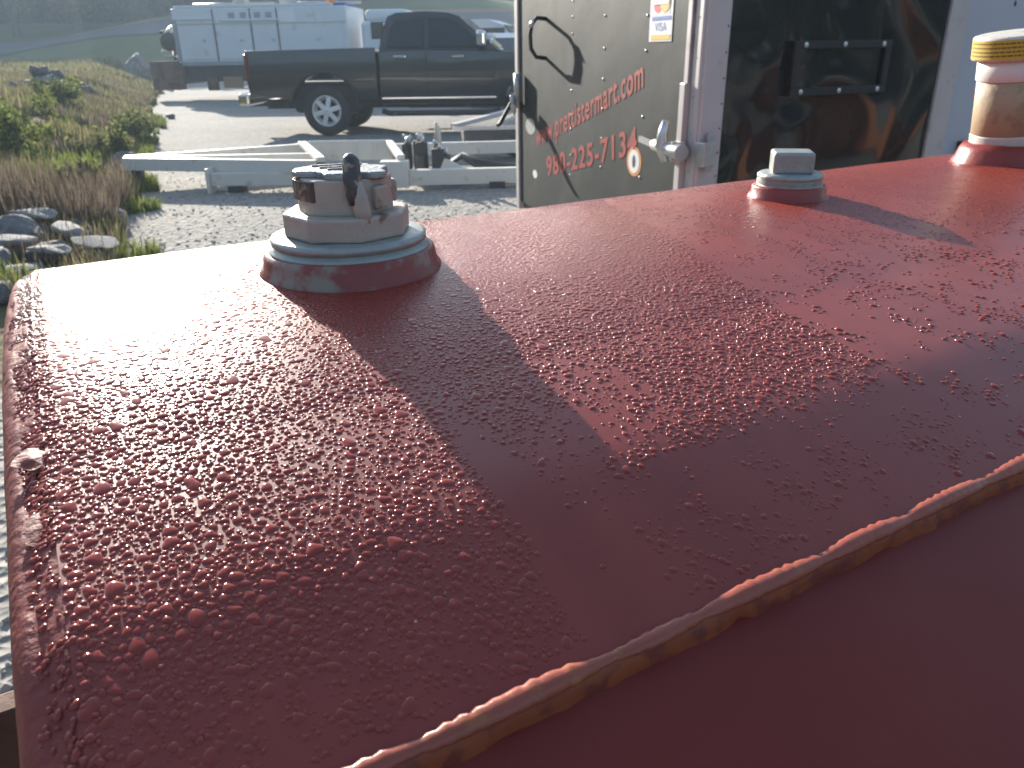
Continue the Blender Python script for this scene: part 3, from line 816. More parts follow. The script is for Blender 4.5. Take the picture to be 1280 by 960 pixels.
def slab(fn, u0, u1, z0, z1, t0, t1, name, mat, parent=None, bevel=0.0):
    b_ = MB()
    b_.add([fn(u_, z, n) for u_ in (u0, u1) for z in (z0, z1) for n in (t0, t1)], [(0, 1, 3, 2), (4, 6, 7, 5), (0, 4, 5, 1), (2, 3, 7, 6), (0, 2, 6, 4), (1, 5, 7, 3)])
    return b_.build(name, mat, parent if parent is not None else trl, bevel=bevel)
ZT0, ZT1 = 0.42, 2.35
slab(LW, 0.09, 1.80, ZT0, ZT1, -0.05, 0.0, 'rear_door', 'black_dull')
slab(LW, 1.80, 1.845, ZT0 - .05, ZT1 + .05, -0.06, 0.012, 'door_edge_trim', 'alu', bevel=0.004)
slab(LW, 0.055, 0.09, ZT0 - .05, 1.185, -0.02, 0.028, 'hinge_angle', 'alu', bevel=0.003)
slab(LW, 0.062, 0.09, 1.185, ZT1 + .05, -0.02, 0.014, 'corner_angle', 'alu', bevel=0.003)
slab(LW, 0.0, 0.054, ZT0 - .05, ZT1 + .05, -0.05, 0.006, 'corner_post', 'alu', bevel=0.006)
slab(RW, 0.003, 0.105, ZT0 - .05, ZT1 + .05, -0.05, 0.012, 'corner_post', 'alu', bevel=0.006)
slab(RW, 0.105, 1.215, ZT0, ZT1, -0.05, 0.0, 'side_skin', 'black_panel')
slab(RW, 1.215, 1.262, ZT0 - .05, ZT1 + .05, -0.05, 0.014, 'side_post', 'alu', bevel=0.005)
slab(RW, 1.262, 1.335, ZT0 - .05, ZT1 + .05, -0.05, 0.006, 'side_post', 'alu', bevel=0.004)
# roof, floor and the hidden walls
b_ = MB(); q0 = [RW(1.33, 0, -.02), Vector((0, 0, 0)) , LW(1.84, 0, -.02), LW(1.84, 0, -.02) + e2 * 1.33]
for (z0, z1, nm, mt) in ((ZT1, ZT1 + .06, 'roof', 'white_wall'), (ZT0 - .04, ZT0, 'floor', 'steel_dark')):
    b_ = MB(); b_.add([Vector((p_.x, p_.y, z)) * 1.0 for z in (z0, z1) for p_ in q0], [(3, 2, 1, 0), (4, 5, 6, 7)] + [(i, (i + 1) % 4, 4 + (i + 1) % 4, 4 + i) for i in range(4)])
    b_.build(nm, mt, trl)
b_ = MB(); p3, p2 = q0[3], q0[2]
b_.add([Vector((p_.x, p_.y, z)) for z in (ZT0, ZT1) for p_ in (q0[0] + e1 * .03, p3, p2)], [(0, 1, 4, 3), (1, 2, 5, 4)]); b_.build('far_wall', 'black_dull', trl)
for ww in (0.55, 1.15):
    b_ = MB(); cpos = q0[0] * .55 + e1 * ww; b_.lathe([(0.02, -.1), (0.30, -.1), (0.34, -.06), (0.34, .06), (0.30, .1), (0.02, .1)], 28, (cpos.x, cpos.y, 0.34), 'X'); b_.build('wheel', 'tyre', trl)
# framed inspection window on the side
wf = slab(RW, 0.395, 0.892, 1.128, 1.318, 0.002, 0.016, 'window_pane', 'black_panel')
for (a_, b2, z0, z1) in ((0.395, 0.892, 1.292, 1.320), (0.395, 0.892, 1.128, 1.158), (0.395, 0.425, 1.1585, 1.2915), (0.862, 0.892, 1.1585, 1.2915)):
    slab(RW, a_, b2, z0, z1, 0.0165, 0.030, 'window_frame', 'black', wf, bevel=0.003)
for v_ in (0.445, 0.64, 0.845):
    for z in (1.306, 1.143):
        b_ = MB(); c_ = RW(v_, z, 0.032); b_.add([c_ + (e2 * math.cos(q) + Vector((0, 0, 1)) * math.sin(q)) * 0.010 for q in np.linspace(0, 6.283, 11)[:-1]] + [c_ + n2 * .005], [(i, (i + 1) % 10, 10) for i in range(10)], True)
        b_.build('screw', 'steel_bright', wf)
# rivets on the door and on the posts
def rivet(fn, nn, ee, u_, z, r, parent, mat='galv', off=0.0005):
    b_ = MB(); c_ = fn(u_, z, off); r *= .75
    ring = [c_ + (ee * math.cos(q) + Vector((0, 0, 1)) * math.sin(q)) * r for q in np.linspace(0, 6.283, 9)[:-1]]
    ring2 = [c_ + nn * r * .45 + (ee * math.cos(q) + Vector((0, 0, 1)) * math.sin(q)) * r * .7 for q in np.linspace(0, 6.283, 9)[:-1]]
    b_.add(ring + ring2 + [c_ + nn * r * .6], [(i, (i + 1) % 8, 8 + (i + 1) % 8, 8 + i) for i in range(8)] + [(8 + i, 8 + (i + 1) % 8, 16) for i in range(8)], True)
    b_.build('rivet', mat, parent)
for z in (1.52, 1.451, 1.376, 1.318, 1.185, 1.114, 1.0, 0.93, 0.80, 0.70): rivet(LW, n1, e1, 1.10, z, 0.007, trl)
for z in (1.57, 1.439, 1.307, 1.178, 1.051, 0.921, 0.79): rivet(LW, n1, e1, 0.765, z, 0.008, trl)
for z in (1.55, 1.423, 1.295, 1.044, 0.80): rivet(LW, n1, e1, 0.40, z, 0.008, trl)
for k in range(9): rivet(RW, n2, e2, 0.092, 0.86 + 0.085 * k, 0.005, trl, 'steel_dark', 0.0125)
for k in range(6): rivet(LW, n1, e1, 0.028, 0.88 + 0.13 * k, 0.004, trl, 'steel_dark', 0.0065)
# grab handle
b_ = MB(); b_.tube([LW(1.42, 1.455, 0.0), LW(1.40, 1.46, 0.06), LW(1.41, 1.43, 0.085), LW(1.42, 1.38, 0.09), LW(1.42, 1.31, 0.085), LW(1.41, 1.27, 0.06), LW(1.42, 1.262, 0.0)], 0.011, 10)
b_.build('grab_handle', 'black', trl)
b_ = MB(); b_.tube([LW(1.398, 1.452, 0.074), LW(1.412, 1.415, 0.094)], 0.012, 10); b_.build('handle_sleeve', 'steel_bright', trl)
# bar lock, left: keeper on the door edge with its lever hanging
b_ = MB(); b_.box(LW(1.79, 1.005, 0.035), (0.05, 0.06, 0.045)); b_.tube([LW(1.83, 1.012, 0.03), LW(1.72, 0.995, 0.075)], 0.018, 10); b_.tube([LW(1.745, 1.06, 0.07), LW(1.735, 0.96, 0.065)], 0.016, 10)
b_.build('bar_keeper', 'galv', trl, bevel=0.004)
b_ = MB(); b_.tube([LW(1.76, 1.18, 0.03), LW(1.76, 1.02, 0.03)], 0.022, 12); b_.build('lock_tube', 'galv', trl)
b_ = MB(); b_.tube([LW(1.745, 1.04, 0.06), LW(1.742, 0.90, 0.15), LW(1.742, 0.89, 0.17)], 0.012, 8); b_.build('lever', 'black', trl)
# bar lock, right: long thin lever, clamp and hinge plate
b_ = MB(); b_.bar(LW(0.315, 0.968, 0.055), LW(0.18, 0.955, 0.055), 0.012, 0.022); b_.build('bar_lever', 'galv', trl)
b_ = MB(); b_.tube([LW(0.20, 0.958, 0.055), LW(0.0, 0.950, 0.055)], [0.022, 0.030], 12); b_.box(LW(0.06, 0.948, 0.04), (0.05, 0.05, 0.07)); b_.build('bar_clamp', 'galv', trl, bevel=0.003)
b_ = MB(); b_.tube([LW(0.115, 1.052, 0.06), LW(0.125, 1.01, 0.065), LW(0.12, 0.965, 0.07), LW(0.11, 0.905, 0.06)], [0.014, 0.018, 0.026, 0.014], 10); b_.build('swing_handle', 'steel_bright', trl)
b_ = MB(); b_.box(RW(0.018, 0.945, 0.03), (0.05, 0.06, 0.085), rz=R_(25)); b_.box(RW(0.045, 0.95, 0.022), (0.03, 0.02, 0.13), rz=R_(25)); b_.build('hinge_plate', 'galv', trl, bevel=0.003)
# decal with two card marks
dc = slab(LW, 0.212, 0.378, 1.326, 1.545, 0.0008, 0.0020, 'card_decal', 'dec_white')
slab(LW, 0.222, 0.360, 1.400, 1.414, 0.0024, 0.0030, 'blue_stripe', 'dec_blue', dc)
slab(LW, 0.222, 0.362, 1.332, 1.350, 0.0024, 0.0030, 'amber_stripe', 'dec_yellow', dc)
def disc(fn, ee, u_, z, ru, rz_, n, name, mat, parent):
    b_ = MB(); b_.add([fn(u_ + ru * math.cos(q), z + rz_ * math.sin(q), n) for q in np.linspace(0, 2 * math.pi, 29)[:-1]], [tuple(range(28))]); return b_.build(name, mat, parent, fix=False)
slab(LW, 0.232, 0.354, 1.420, 1.500, 0.0024, 0.0028, 'mark_ground', 'dec_white', dc)
disc(LW, e1, 0.318, 1.462, 0.035, 0.036, 0.0034, 'red_disc', 'dec_red', dc)
disc(LW, e1, 0.268, 1.462, 0.035, 0.036, 0.0040, 'amber_disc', 'dec_yellow', dc)
slab(LW, 0.240, 0.346, 1.455, 1.472, 0.0046, 0.0050, 'mark_band', 'dec_white', dc)
# oval sticker
ov = disc(LW, e1, 0.453, 0.858, 0.062, 0.062, 0.0010, 'oval_sticker', 'dec_orange', trl)
disc(LW, e1, 0.453, 0.858, 0.046, 0.049, 0.0018, 'sticker_face', 'dec_white', ov)
disc(LW, e1, 0.453, 0.858, 0.013, 0.026, 0.0026, 'sticker_emblem', 'black', ov)
disc(LW, e1, 1.571, 0.627, 0.032, 0.024, 0.0015, 'round_reflector', 'dec_white', trl)
disc(LW, e1, 1.64, 0.89, 0.07, 0.045, 0.0012, 'worn_patch', 'galv', trl)

def text_part(s_, size, u0, z0, ang, n, name, mat, parent, width=None, bold=0.0, xscale=None):
    cu = bpy.data.curves.new(name, 'FONT'); cu.body = s_; cu.size = 1.0; cu.offset = bold; cu.space_character = 1.12
    ob = bpy.data.objects.new(name, cu); col.objects.link(ob)
    dg = bpy.context.evaluated_depsgraph_get(); me = bpy.data.meshes.new_from_object(ob.evaluated_get(dg))
    bpy.data.objects.remove(ob)
    xs_ = [v.co.x for v in me.vertices]; w_ = max(xs_) - min(xs_); hh = max(v.co.y for v in me.vertices)
    sx = (width / w_) if width else size / hh
    for v in me.vertices:
        X = (v.co.x - min(xs_)) * sx; Y = v.co.y * size / hh
        du = X * math.cos(ang) ; dz = X * math.sin(ang) + Y
        v.co = LW(u0 - du + Y * 0.10, z0 + dz, n)
    me.materials.clear(); me.materials.append(M[mat])
    o = bpy.data.objects.new(name, me); col.objects.link(o); o.parent = parent
    return o
tx = text_part('www.prettistermart.com', 0.105, 1.555, 0.785, R_(18.1), 0.0015, 'web_lettering', 'red_print', trl, width=1.21, bold=0.02)
tx['label'] = 'faded red web address slanting up the door'
tx = text_part('980-225-7134', 0.105, 1.400, 0.645, R_(14.6), 0.0015, 'phone_lettering', 'red_print', trl, width=1.00, bold=0.025)
tx['label'] = 'faded red phone number slanting up the door'
text_part('VISA', 0.030, 0.335, 1.363, 0.0, 0.0030, 'card_lettering', 'dec_blue', dc, width=0.085)

# white box trailer in the same row
wt = thing('white_trailer', 'white box trailer wall beside the black trailer post', 'trailer', tuple(C_ + RW(1.40, 0)))
def WW(v_, z, n=0.0): return e2 * v_ + n2 * n + Vector((0, 0, z))
slab(WW, -0.02, 2.6, 0.45, 2.5, -1.8, -0.05, 'box_wall', 'white_wall', wt, bevel=0.02)
slab(WW, -0.02, 2.6, 0.36, 0.449, -1.8, -0.03, 'bottom_rail', 'alu', wt)
slab(WW, 0.10, 0.30, 0.835, 0.90, -0.049, -0.02, 'marker_strip', 'black', wt)
for v_ in (0.8, 1.6):
    b_ = MB(); c_ = WW(v_, 0.36, -0.4); b_.lathe([(0.02, -.1), (0.31, -.1), (0.36, -.06), (0.36, .06), (0.31, .1), (0.02, .1)], 28, (0, 0, 0), 'Y'); o = b_.build('wheel', 'tyre', wt, loc=c_); o.rotation_euler = (0, 0, R_(25))
for k in range(12):
    b_ = MB(); c_ = WW(random.uniform(0.02, 0.5), random.uniform(0.9, 1.5), -0.049); b_.add([c_ + (e2 * math.cos(q) * .009 + Vector((0, 0, 1)) * math.sin(q) * random.uniform(.008, .02)) for q in np.linspace(0, 6.283, 8)[:-1]], [tuple(range(7))]); b_.build('scuff', 'steel_dark', wt)

# ------------------------------------------------------------------ wheels and the pickup
def wheel(parent, x, y, r, side, spokes=6, wname='wheel', tw=0.27, rim_mat='rim_alloy'):
    b_ = MB(); w2 = tw / 2
    b_.lathe([(r * .60, -w2 * .9), (r * .72, -w2), (r * .93, -w2 * .92), (r, -w2 * .7), (r, w2 * .7), (r * .93, w2 * .92), (r * .72, w2), (r * .60, w2 * .9)], 40, (0, 0, 0), 'Y', close=False)
    o = b_.build(wname, 'tyre', parent, loc=(x, y, r))
    b_ = MB(); s_ = side * w2
    b_.lathe([(r * .62, s_ * .95), (r * .60, s_ * .98), (r * .56, s_ * .9), (r * .53, s_ * .35), (r * .1, s_ * .3)], 36, (0, 0, 0), 'Y', close=False)
    b_.build('rim', rim_mat, o)
    b_ = MB()
    for k in range(spokes):
        q = 2 * math.pi * k / spokes + .26
        d = Vector((math.cos(q), 0, math.sin(q)))
        b_.bar(d * r * .10 + Vector((0, s_ * .84, 0)), d * r * .56 + Vector((0, s_ * .80, 0)), r * .20, r * .09, up=(0, 1, 0))
    b_.lathe([(r * .17, s_ * .75), (r * .17, s_ * .96), (r * .13, s_ * 1.0), (r * .02, s_ * 1.0)], 20, (0, 0, 0), 'Y', close=False)
    b_.build('spokes', rim_mat, o, bevel=0.006)
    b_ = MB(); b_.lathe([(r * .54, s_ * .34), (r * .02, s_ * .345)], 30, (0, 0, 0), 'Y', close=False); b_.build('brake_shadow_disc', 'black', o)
    return o

def arch(cx, cz, r, a0, a1, n=14): return [(cx + r * math.cos(q), cz + r * math.sin(q)) for q in np.linspace(R_(a0), R_(a1), n)]
def curve_sides(o, zc, k, zs):
    """belly the flat flanks of a body so that they reflect ground below and sky above"""
    bm = bmesh.new(); bm.from_mesh(o.data)
    for z in zs: bmesh.ops.bisect_plane(bm, geom=bm.verts[:] + bm.edges[:] + bm.faces[:], plane_co=(0, 0, z), plane_no=(0, 0, 1))
    for v in bm.verts:
        if abs(v.co.y) > .85: v.co.y -= math.copysign(k * ((v.co.z - zc) / .4) ** 2, v.co.y)
    for f in bm.faces: f.smooth = True
    bm.to_mesh(o.data); bm.free(); o.data.set_sharp_from_angle(angle=R_(32))
def pickup():
    t_ = thing('pickup_truck', 'dark crew cab pickup truck with silver wheels on the gravel', 'pickup', (-3.05, 14.95, 0), R_(-3))
    HW = 0.99
    bed = [(-1.30, 0.66), (-1.32, 0.95), (-1.30, 1.37), (0.91, 1.39), (0.91, 0.56), (0.56, 0.56)] + arch(0, 0.42, 0.575, 15, 165) + [(-0.58, 0.60)]
    for s_ in (-1, 1):
        b_ = MB(); b_.prism(bed, s_ * HW, s_ * (HW - 0.10), 'XZ'); curve_sides(b_.build('bed_side', 'truck', t_, bevel=0.02, bseg=2), 1.0, .045, (.7, .8, .9, 1.0, 1.1, 1.2, 1.3))
        b_ = MB(); b_.tube([(x, s_ * (HW + 0.004), z) for x, z in arch(0, 0.42, 0.60, 8, 172, 18)], 0.022, 8); b_.build('arch_lip', 'black', t_)
        b_ = MB(); b_.box((-1.285, s_ * (HW - 0.06), 1.12), (0.07, 0.14, 0.40)); b_.build('tail_light', 'tail_red', t_, bevel=0.02)
        b_ = MB(); b_.box((0, s_ * (HW - .2), .62), (1.2, .14, .5)); b_.build('wheel_well', 'black', t_, bevel=.1)
    b_ = MB(); b_.box((-0.2, 0, 0.85), (2.18, 2 * HW - 0.22, 0.05)); b_.build('bed_floor', 'black', t_)
    b_ = MB(); b_.box((-1.27, 0, 1.06), (0.08, 2 * HW - 0.24, 0.60)); b_.build('tailgate', 'truck', t_, bevel=0.015)
    b_ = MB(); b_.box((0.87, 0, 1.1), (0.07, 2 * HW - 0.24, 0.54)); b_.build('bed_front', 'truck', t_)
    b_ = MB(); b_.box((-1.43, 0, 0.60), (0.20, 1.9, 0.20)); b_.build('rear_bumper', 'chrome', t_, bevel=0.04, bseg=3)
    b_ = MB(); b_.box((-1.50, 0, 0.48), (0.34, 0.08, 0.08)); b_.box((-1.66, 0, 0.56), (0.06, 0.06, 0.14)); b_.build('hitch', 'steel_dark', t_, bevel=0.01)
    cab = [(0.95, 0.50), (0.95, 1.34), (1.6, 1.36), (2.85, 1.33), (3.05, 1.30), (3.7, 1.27), (4.35, 1.20), (4.58, 1.10), (4.62, 0.80), (4.60, 0.52), (4.18, 0.50)] + arch(3.60, 0.42, 0.575, 10, 170) + [(2.98, 0.50)]
    b_ = MB(); b_.prism(cab, -HW + .01, HW - .01, 'XZ'); curve_sides(b_.build('cab_body', 'truck', t_, bevel=0.03, bseg=2), 1.0, .045, (.6, .7, .8, .9, 1.0, 1.1, 1.2, 1.28))
    # greenhouse
    bot = [(0.97, 0.93), (2.98, 0.90)]; z0, z1 = 1.33, 1.92
    gh = MB()
    pts = []
    prof = [(0.965, 1.33), (1.02, 1.62), (1.12, 1.86), (1.26, 1.915), (1.75, 1.93), (2.12, 1.905), (2.30, 1.85), (2.96, 1.33)]
    wid = [0.93, 0.86, 0.76, 0.72, 0.71, 0.72, 0.75, 0.92]
    n_ = len(prof)
    V_ = [(x, w_, z) for (x, z), w_ in zip(prof, wid)] + [(x, -w_, z) for (x, z), w_ in zip(prof, wid)]
    F_ = [tuple(range(n_)), tuple(reversed(range(n_, 2 * n_)))] + [(i, i + 1, n_ + i + 1, n_ + i) for i in range(n_ - 1)] + [(n_ - 1, 0, n_, 2 * n_ - 1)]
    bmx = bmesh.new(); vv = [bmx.verts.new(p_) for p_ in V_]
    # side faces are triangulated fans so that tumblehome stays planar enough
    for f_ in F_[2:]: bmx.faces.new([vv[i] for i in f_])
    for s_ in (0, n_):
        for i in range(1, n_ - 1): bmx.faces.new([vv[s_], vv[s_ + i], vv[s_ + i + 1]])
    bmesh.ops.recalc_face_normals(bmx, faces=bmx.faces)
    me = bpy.data.meshes.new('roof'); bmx.to_mesh(me); bmx.free(); me.materials.append(M['truck'])
    ro = bpy.data.objects.new('roof', me); col.objects.link(ro); ro.parent = t_
    def wy(z): return 0.935 + (0.725 - 0.935) * max(0, (z - 1.33)) / 0.575
    for s_ in (-1, 1):
        for poly in ([(1.10, 1.39), (1.16, 1.66), (1.26, 1.80), (1.72, 1.83), (1.72, 1.39)], [(1.80, 1.39), (1.80, 1.83), (2.12, 1.82), (2.26, 1.77), (2.70, 1.42), (2.70, 1.39)]):
            b_ = MB(); V_ = [(x, s_ * (wy(z) + dn), z) for dn in (0.012, 0.03) for x, z in poly]; k = len(poly)
            b_.add(V_, [tuple(range(k)), tuple(range(k, 2 * k))] + [(i, (i + 1) % k, k + (i + 1) % k, k + i) for i in range(k)]); b_.build('side_window', 'glass', t_, bevel=.006)
        for (hx, hz) in ((1.32, 1.245), (2.30, 1.235)):
            b_ = MB(); b_.box((hx, s_ * (HW + 0.015), hz), (0.21, 0.035, 0.045)); b_.build('door_handle', 'chrome', t_, bevel=0.012)
        for sx_ in (1.76, 2.88):
            b_ = MB(); b_.box((sx_, s_ * (HW - 0.0095), 0.95), (0.012, 0.006, 0.72)); b_.build('door_seam', 'black', t_)
        b_ = MB(); b_.box((2.70, s_ * 1.12, 1.50), (0.16, 0.26, 0.24)); mr = b_.build('mirror', 'chrome', t_, bevel=0.05, bseg=3)
        b_ = MB(); b_.bar((2.68, s_ * 0.92, 1.40), (2.68, s_ * 1.06, 1.43), .10, .07); b_.build('mirror_arm', 'black', t_)
        b_ = MB(); b_.tube([(0.98, s_ * 1.0, 0.40), (1.1, s_ * 1.04, 0.36), (2.85, s_ * 1.04, 0.36), (2.98, s_ * 1.0, 0.40)], 0.045, 10); b_.build('step_bar', 'steel_dark', t_)
        b_ = MB(); b_.box((1.95, s_ * (HW + .004), 0.60), (1.95, 0.03, 0.035)); b_.build('side_trim', 'chrome', t_, bevel=.008)
        b_ = MB(); b_.box((3.42, s_ * (HW + .004), 1.06), (0.34, 0.02, 0.05)); b_.build('fender_badge', 'chrome', t_, bevel=.006)
        b_ = MB(); b_.box((4.56, s_ * 0.74, 0.98), (0.12, 0.36, 0.20)); b_.build('headlight', 'chrome', t_, bevel=.03)
        wheel(t_, 0, s_ * 0.85, 0.405, s_); wheel(t_, 3.60, s_ * 0.85, 0.405, s_)
    b_ = MB(); b_.add([(2.335, y, 1.845) if k == 0 else (2.93, y * 1.17, 1.375) for k in (0, 1) for y in (-.66, .66)], [(0, 1, 3, 2)]); ws = b_.build('windscreen', 'glass', t_); ws.location = (0.012, 0, 0.012)
    b_ = MB(); b_.box((0.985, 0, 1.60), (0.02, 1.3, 0.34), m=Matrix.Rotation(R_(10), 3, 'Y')); b_.build('rear_window', 'glass', t_)
    b_ = MB(); b_.box((4.66, 0, 0.62), (0.16, 1.9, 0.22)); b_.build('front_bumper', 'chrome', t_, bevel=.05)
    b_ = MB(); b_.box((1.6, 0, .5), (5.6, .9, .16)); b_.build('chassis', 'steel_dark', t_)
    return t_
pickup()

# ------------------------------------------------------------------ service truck behind it
def service_truck():
    t_ = thing('service_truck', 'white utility service truck with rusty box at its tail', 'truck', (-10.3, 27.6, 0), R_(-4))
    part = lambda nm, mt, c, d, bev=0.02, par=None: MB().box(c, d).build(nm, mt, par or t_, bevel=bev)
    part('body_side', 'service_white', (2.75, 0, 1.85), (5.5, 2.3, 1.62), .04)
    part('roof_rail', 'service_white', (2.6, -1.08, 2.70), (5.0, 0.10, 0.08))
    part('roof_rail', 'service_white', (2.6, 1.08, 2.70), (5.0, 0.10, 0.08))
    for x in (0.2, 1.4, 2.6, 3.8, 5.0): part('rail_post', 'service_white', (x, -1.08, 2.68), (0.07, 0.07, 0.12), .0)
    for (x0, x1) in ((0.12, 1.28), (1.34, 2.46), (2.52, 3.30), (3.36, 5.35)):
        d = part('locker_door', 'service_white', ((x0 + x1) / 2, -1.165, 1.72), (x1 - x0 - .04, 0.03, 1.05), .012)
        part('latch', 'steel_bright', ((x0 + x1) / 2 + .25, -1.19, 1.75), (.12, .03, .08), .01, d)
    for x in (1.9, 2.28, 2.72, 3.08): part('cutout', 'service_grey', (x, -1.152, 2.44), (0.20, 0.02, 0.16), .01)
    part('top_shelf', 'service_white', (0.75, -1.17, 2.36), (1.1, 0.06, 0.06), .01); part('top_shelf', 'service_white', (2.45, -1.17, 2.30), (1.9, 0.06, 0.05), .01)
    part('notice_panel', 'dec_white', (3.65, -1.155, 2.40), (0.5, 0.012, 0.32), .0)
    part('chassis', 'steel_dark', (3.6, 0, 0.72), (7.4, 0.9, 0.30)); part('underbody_bay', 'steel_dark', (1.1, -0.6, 0.78), (1.9, 0.8, 0.46))
    part('fuel_tank_box', 'clay', (1.62, -1.02, 0.52), (0.62, 0.1, 0.34)); part('fuel_tank_box', 'rust_far', (0.95, -1.02, 0.48), (0.35, 0.12, 0.40))
    part('rear_bumper', 'rust_far', (-0.20, -0.5, 0.80), (0.62, 1.6, 0.62), .03)
    part('tail_box', 'rust_far', (-0.55, -0.9, 0.74), (0.9, 0.5, 0.86), .03)
    part('vice_bench', 'galv', (-0.35, -0.75, 1.30), (0.42, 0.5, 0.06)); part('vice', 'steel_bright', (-0.45, -0.85, 1.42), (0.34, 0.14, 0.14))
    b_ = MB(); b_.tube([(-0.20, -0.95, 1.2), (-0.12, -0.95, 1.75), (-0.42, -0.95, 2.02), (-0.55, -0.95, 2.0)], 0.05, 8); b_.build('davit', 'tail_red', t_)
    b_ = MB(); b_.tube([(-0.5, -0.95, 1.86), (-0.1, -0.95, 2.16)], 0.075, 8); b_.build('davit_cover', 'steel_bright', t_)
    b_ = MB(); b_.tube([(-.85, -0.9, 0.42), (-.45, -0.98, 0.30)], 0.07, 8); b_.build('tow_hook', 'steel_bright', t_)
    part('cab', 'service_white', (6.75, 0, 1.55), (1.75, 2.0, 1.35), .12); part('cab_roof', 'service_white', (6.65, 0, 2.38), (1.3, 1.75, .34), .12)
    part('cab_window', 'glass', (6.7, -1.01, 1.95), (1.0, .03, .48), .02); part('bonnet', 'service_white', (8.1, 0, 1.25), (1.3, 1.9, .75), .12)
    for x in (1.0, 2.0): part('tool_rack', 'steel_dark', (x + 1.6, .3, 2.72), (.8, .5, .12))
    part('blue_tarp', 'dec_blue', (4.6, -0.2, 2.72), (1.6, 1.2, .10), .04)
    part('beacon', 'amber', (5.0, -0.9, 2.82), (.22, .22, .20), .05)
    for x in (1.31, 2.49, 3.33): part('door_gap', 'steel_dark', (x, -1.153, 1.85), (.035, .02, 1.55), 0)
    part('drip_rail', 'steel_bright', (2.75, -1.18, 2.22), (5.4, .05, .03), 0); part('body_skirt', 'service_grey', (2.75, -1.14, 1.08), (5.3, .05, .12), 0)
    for k, (x, y) in enumerate(((0.6, -.8), (1.5, -.6), (2.2, -.2), (3.4, -.7), (4.2, -.4))):
        b_ = MB(); b_.tube([(x, y, 2.76), (x + 1.6, y + .05, 2.78)], .045, 8); b_.build('rack_pipe', ('galv', 'dirty_white', 'steel_dark')[k % 3], t_)
    part('roof_box', 'galv', (3.6, -.5, 2.80), (.55, .5, .22), .03); part('roof_box', 'dirty_white', (2.1, -.7, 2.79), (.4, .4, .2), .03)
    b_ = MB(); b_.lathe([(.05, -.12), (.26, -.12), (.26, -.10), (.16, -.08), (.16, .08), (.26, .10), (.26, .12), (.05, .12)], 20, (-.25, -1.0, 1.72), 'Y'); b_.build('hose_reel', 'steel_dark', t_)
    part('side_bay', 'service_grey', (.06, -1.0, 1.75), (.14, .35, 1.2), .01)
    for x in (2.6, 7.9):
        for s_ in (-1, 1): wheel(t_, x, s_ * 1.0, 0.45, s_, rim_mat='galv')
    return t_
service_truck()

# other white vehicles beyond the pickup's roof
def box_van(name, label, loc, rz, L, W, H, nose, mat='white_wall', cat='van'):
    t_ = thing(name, label, cat, loc, rz)
    prof = [(0, .4), (0, H * .96), (.12, H), (L - nose - .5, H), (L - nose, H * .93), (L - nose * .45, H * .58), (L - .1, H * .50), (L, H * .40), (L, .4), (L - .5, .4)] + arch(L - .95, .36, .42, 8, 172, 8) + arch(.95, .36, .42, 8, 172, 8)
    b_ = MB(); b_.prism(prof, -W / 2, W / 2, 'XZ'); b_.build('body', mat, t_, bevel=.07, bseg=3)
    for s_ in (-1, 1):
        b_ = MB(); b_.box((L - nose - .35, s_ * W / 2, H * .76), (.95, .03, H * .24)); b_.build('side_window', 'glass', t_, bevel=.01)
        b_ = MB(); b_.box((L - nose - 1.8, s_ * W / 2, H * .76), (1.3, .03, H * .22)); b_.build('side_window', 'glass', t_, bevel=.01)
        b_ = MB(); b_.box((L - nose * .7, s_ * (W / 2 + .12), H * .62), (.14, .2, .22)); b_.build('mirror', 'chrome', t_, bevel=.03)
        for x in (.95, L - .95): wheel(t_, x, s_ * (W / 2 - .12), .35, s_, tw=.22)
    b_ = MB(); b_.add([(L - nose + .02, y, H * .91) if k == 0 else (L - nose * .43, y, H * .60) for k in (0, 1) for y in (-W * .42, W * .42)], [(0, 1, 3, 2)]); b_.build('windscreen', 'glass', t_).location = (.03, 0, .03)
    for s_ in (-1, 1):
        b_ = MB(); b_.box((L - .03, s_ * W * .38, H * .42), (.1, .32, .18)); b_.build('headlight', 'chrome', t_, bevel=.03)
    b_ = MB(); b_.box((L + .03, 0, .48), (.14, W * .95, .2)); b_.build('bumper', 'steel_dark', t_, bevel=.04)
    return t_
box_van('parked_van', 'white van parked beyond the pickup cab', (-3.6, 31.5, 0), R_(-12), 5.2, 1.95, 2.35, 1.5)
box_van('parked_wagon', 'white wagon parked beyond the pickup bonnet with sun on its roof', (-1.5, 24.5, 0), R_(-68), 4.6, 1.8, 1.75, 1.6, cat='car')
box_van('far_van', 'pale far van between the service truck and the trees', (-9.5, 40.0, 0), R_(8), 5.6, 2.0, 2.5, 1.2)

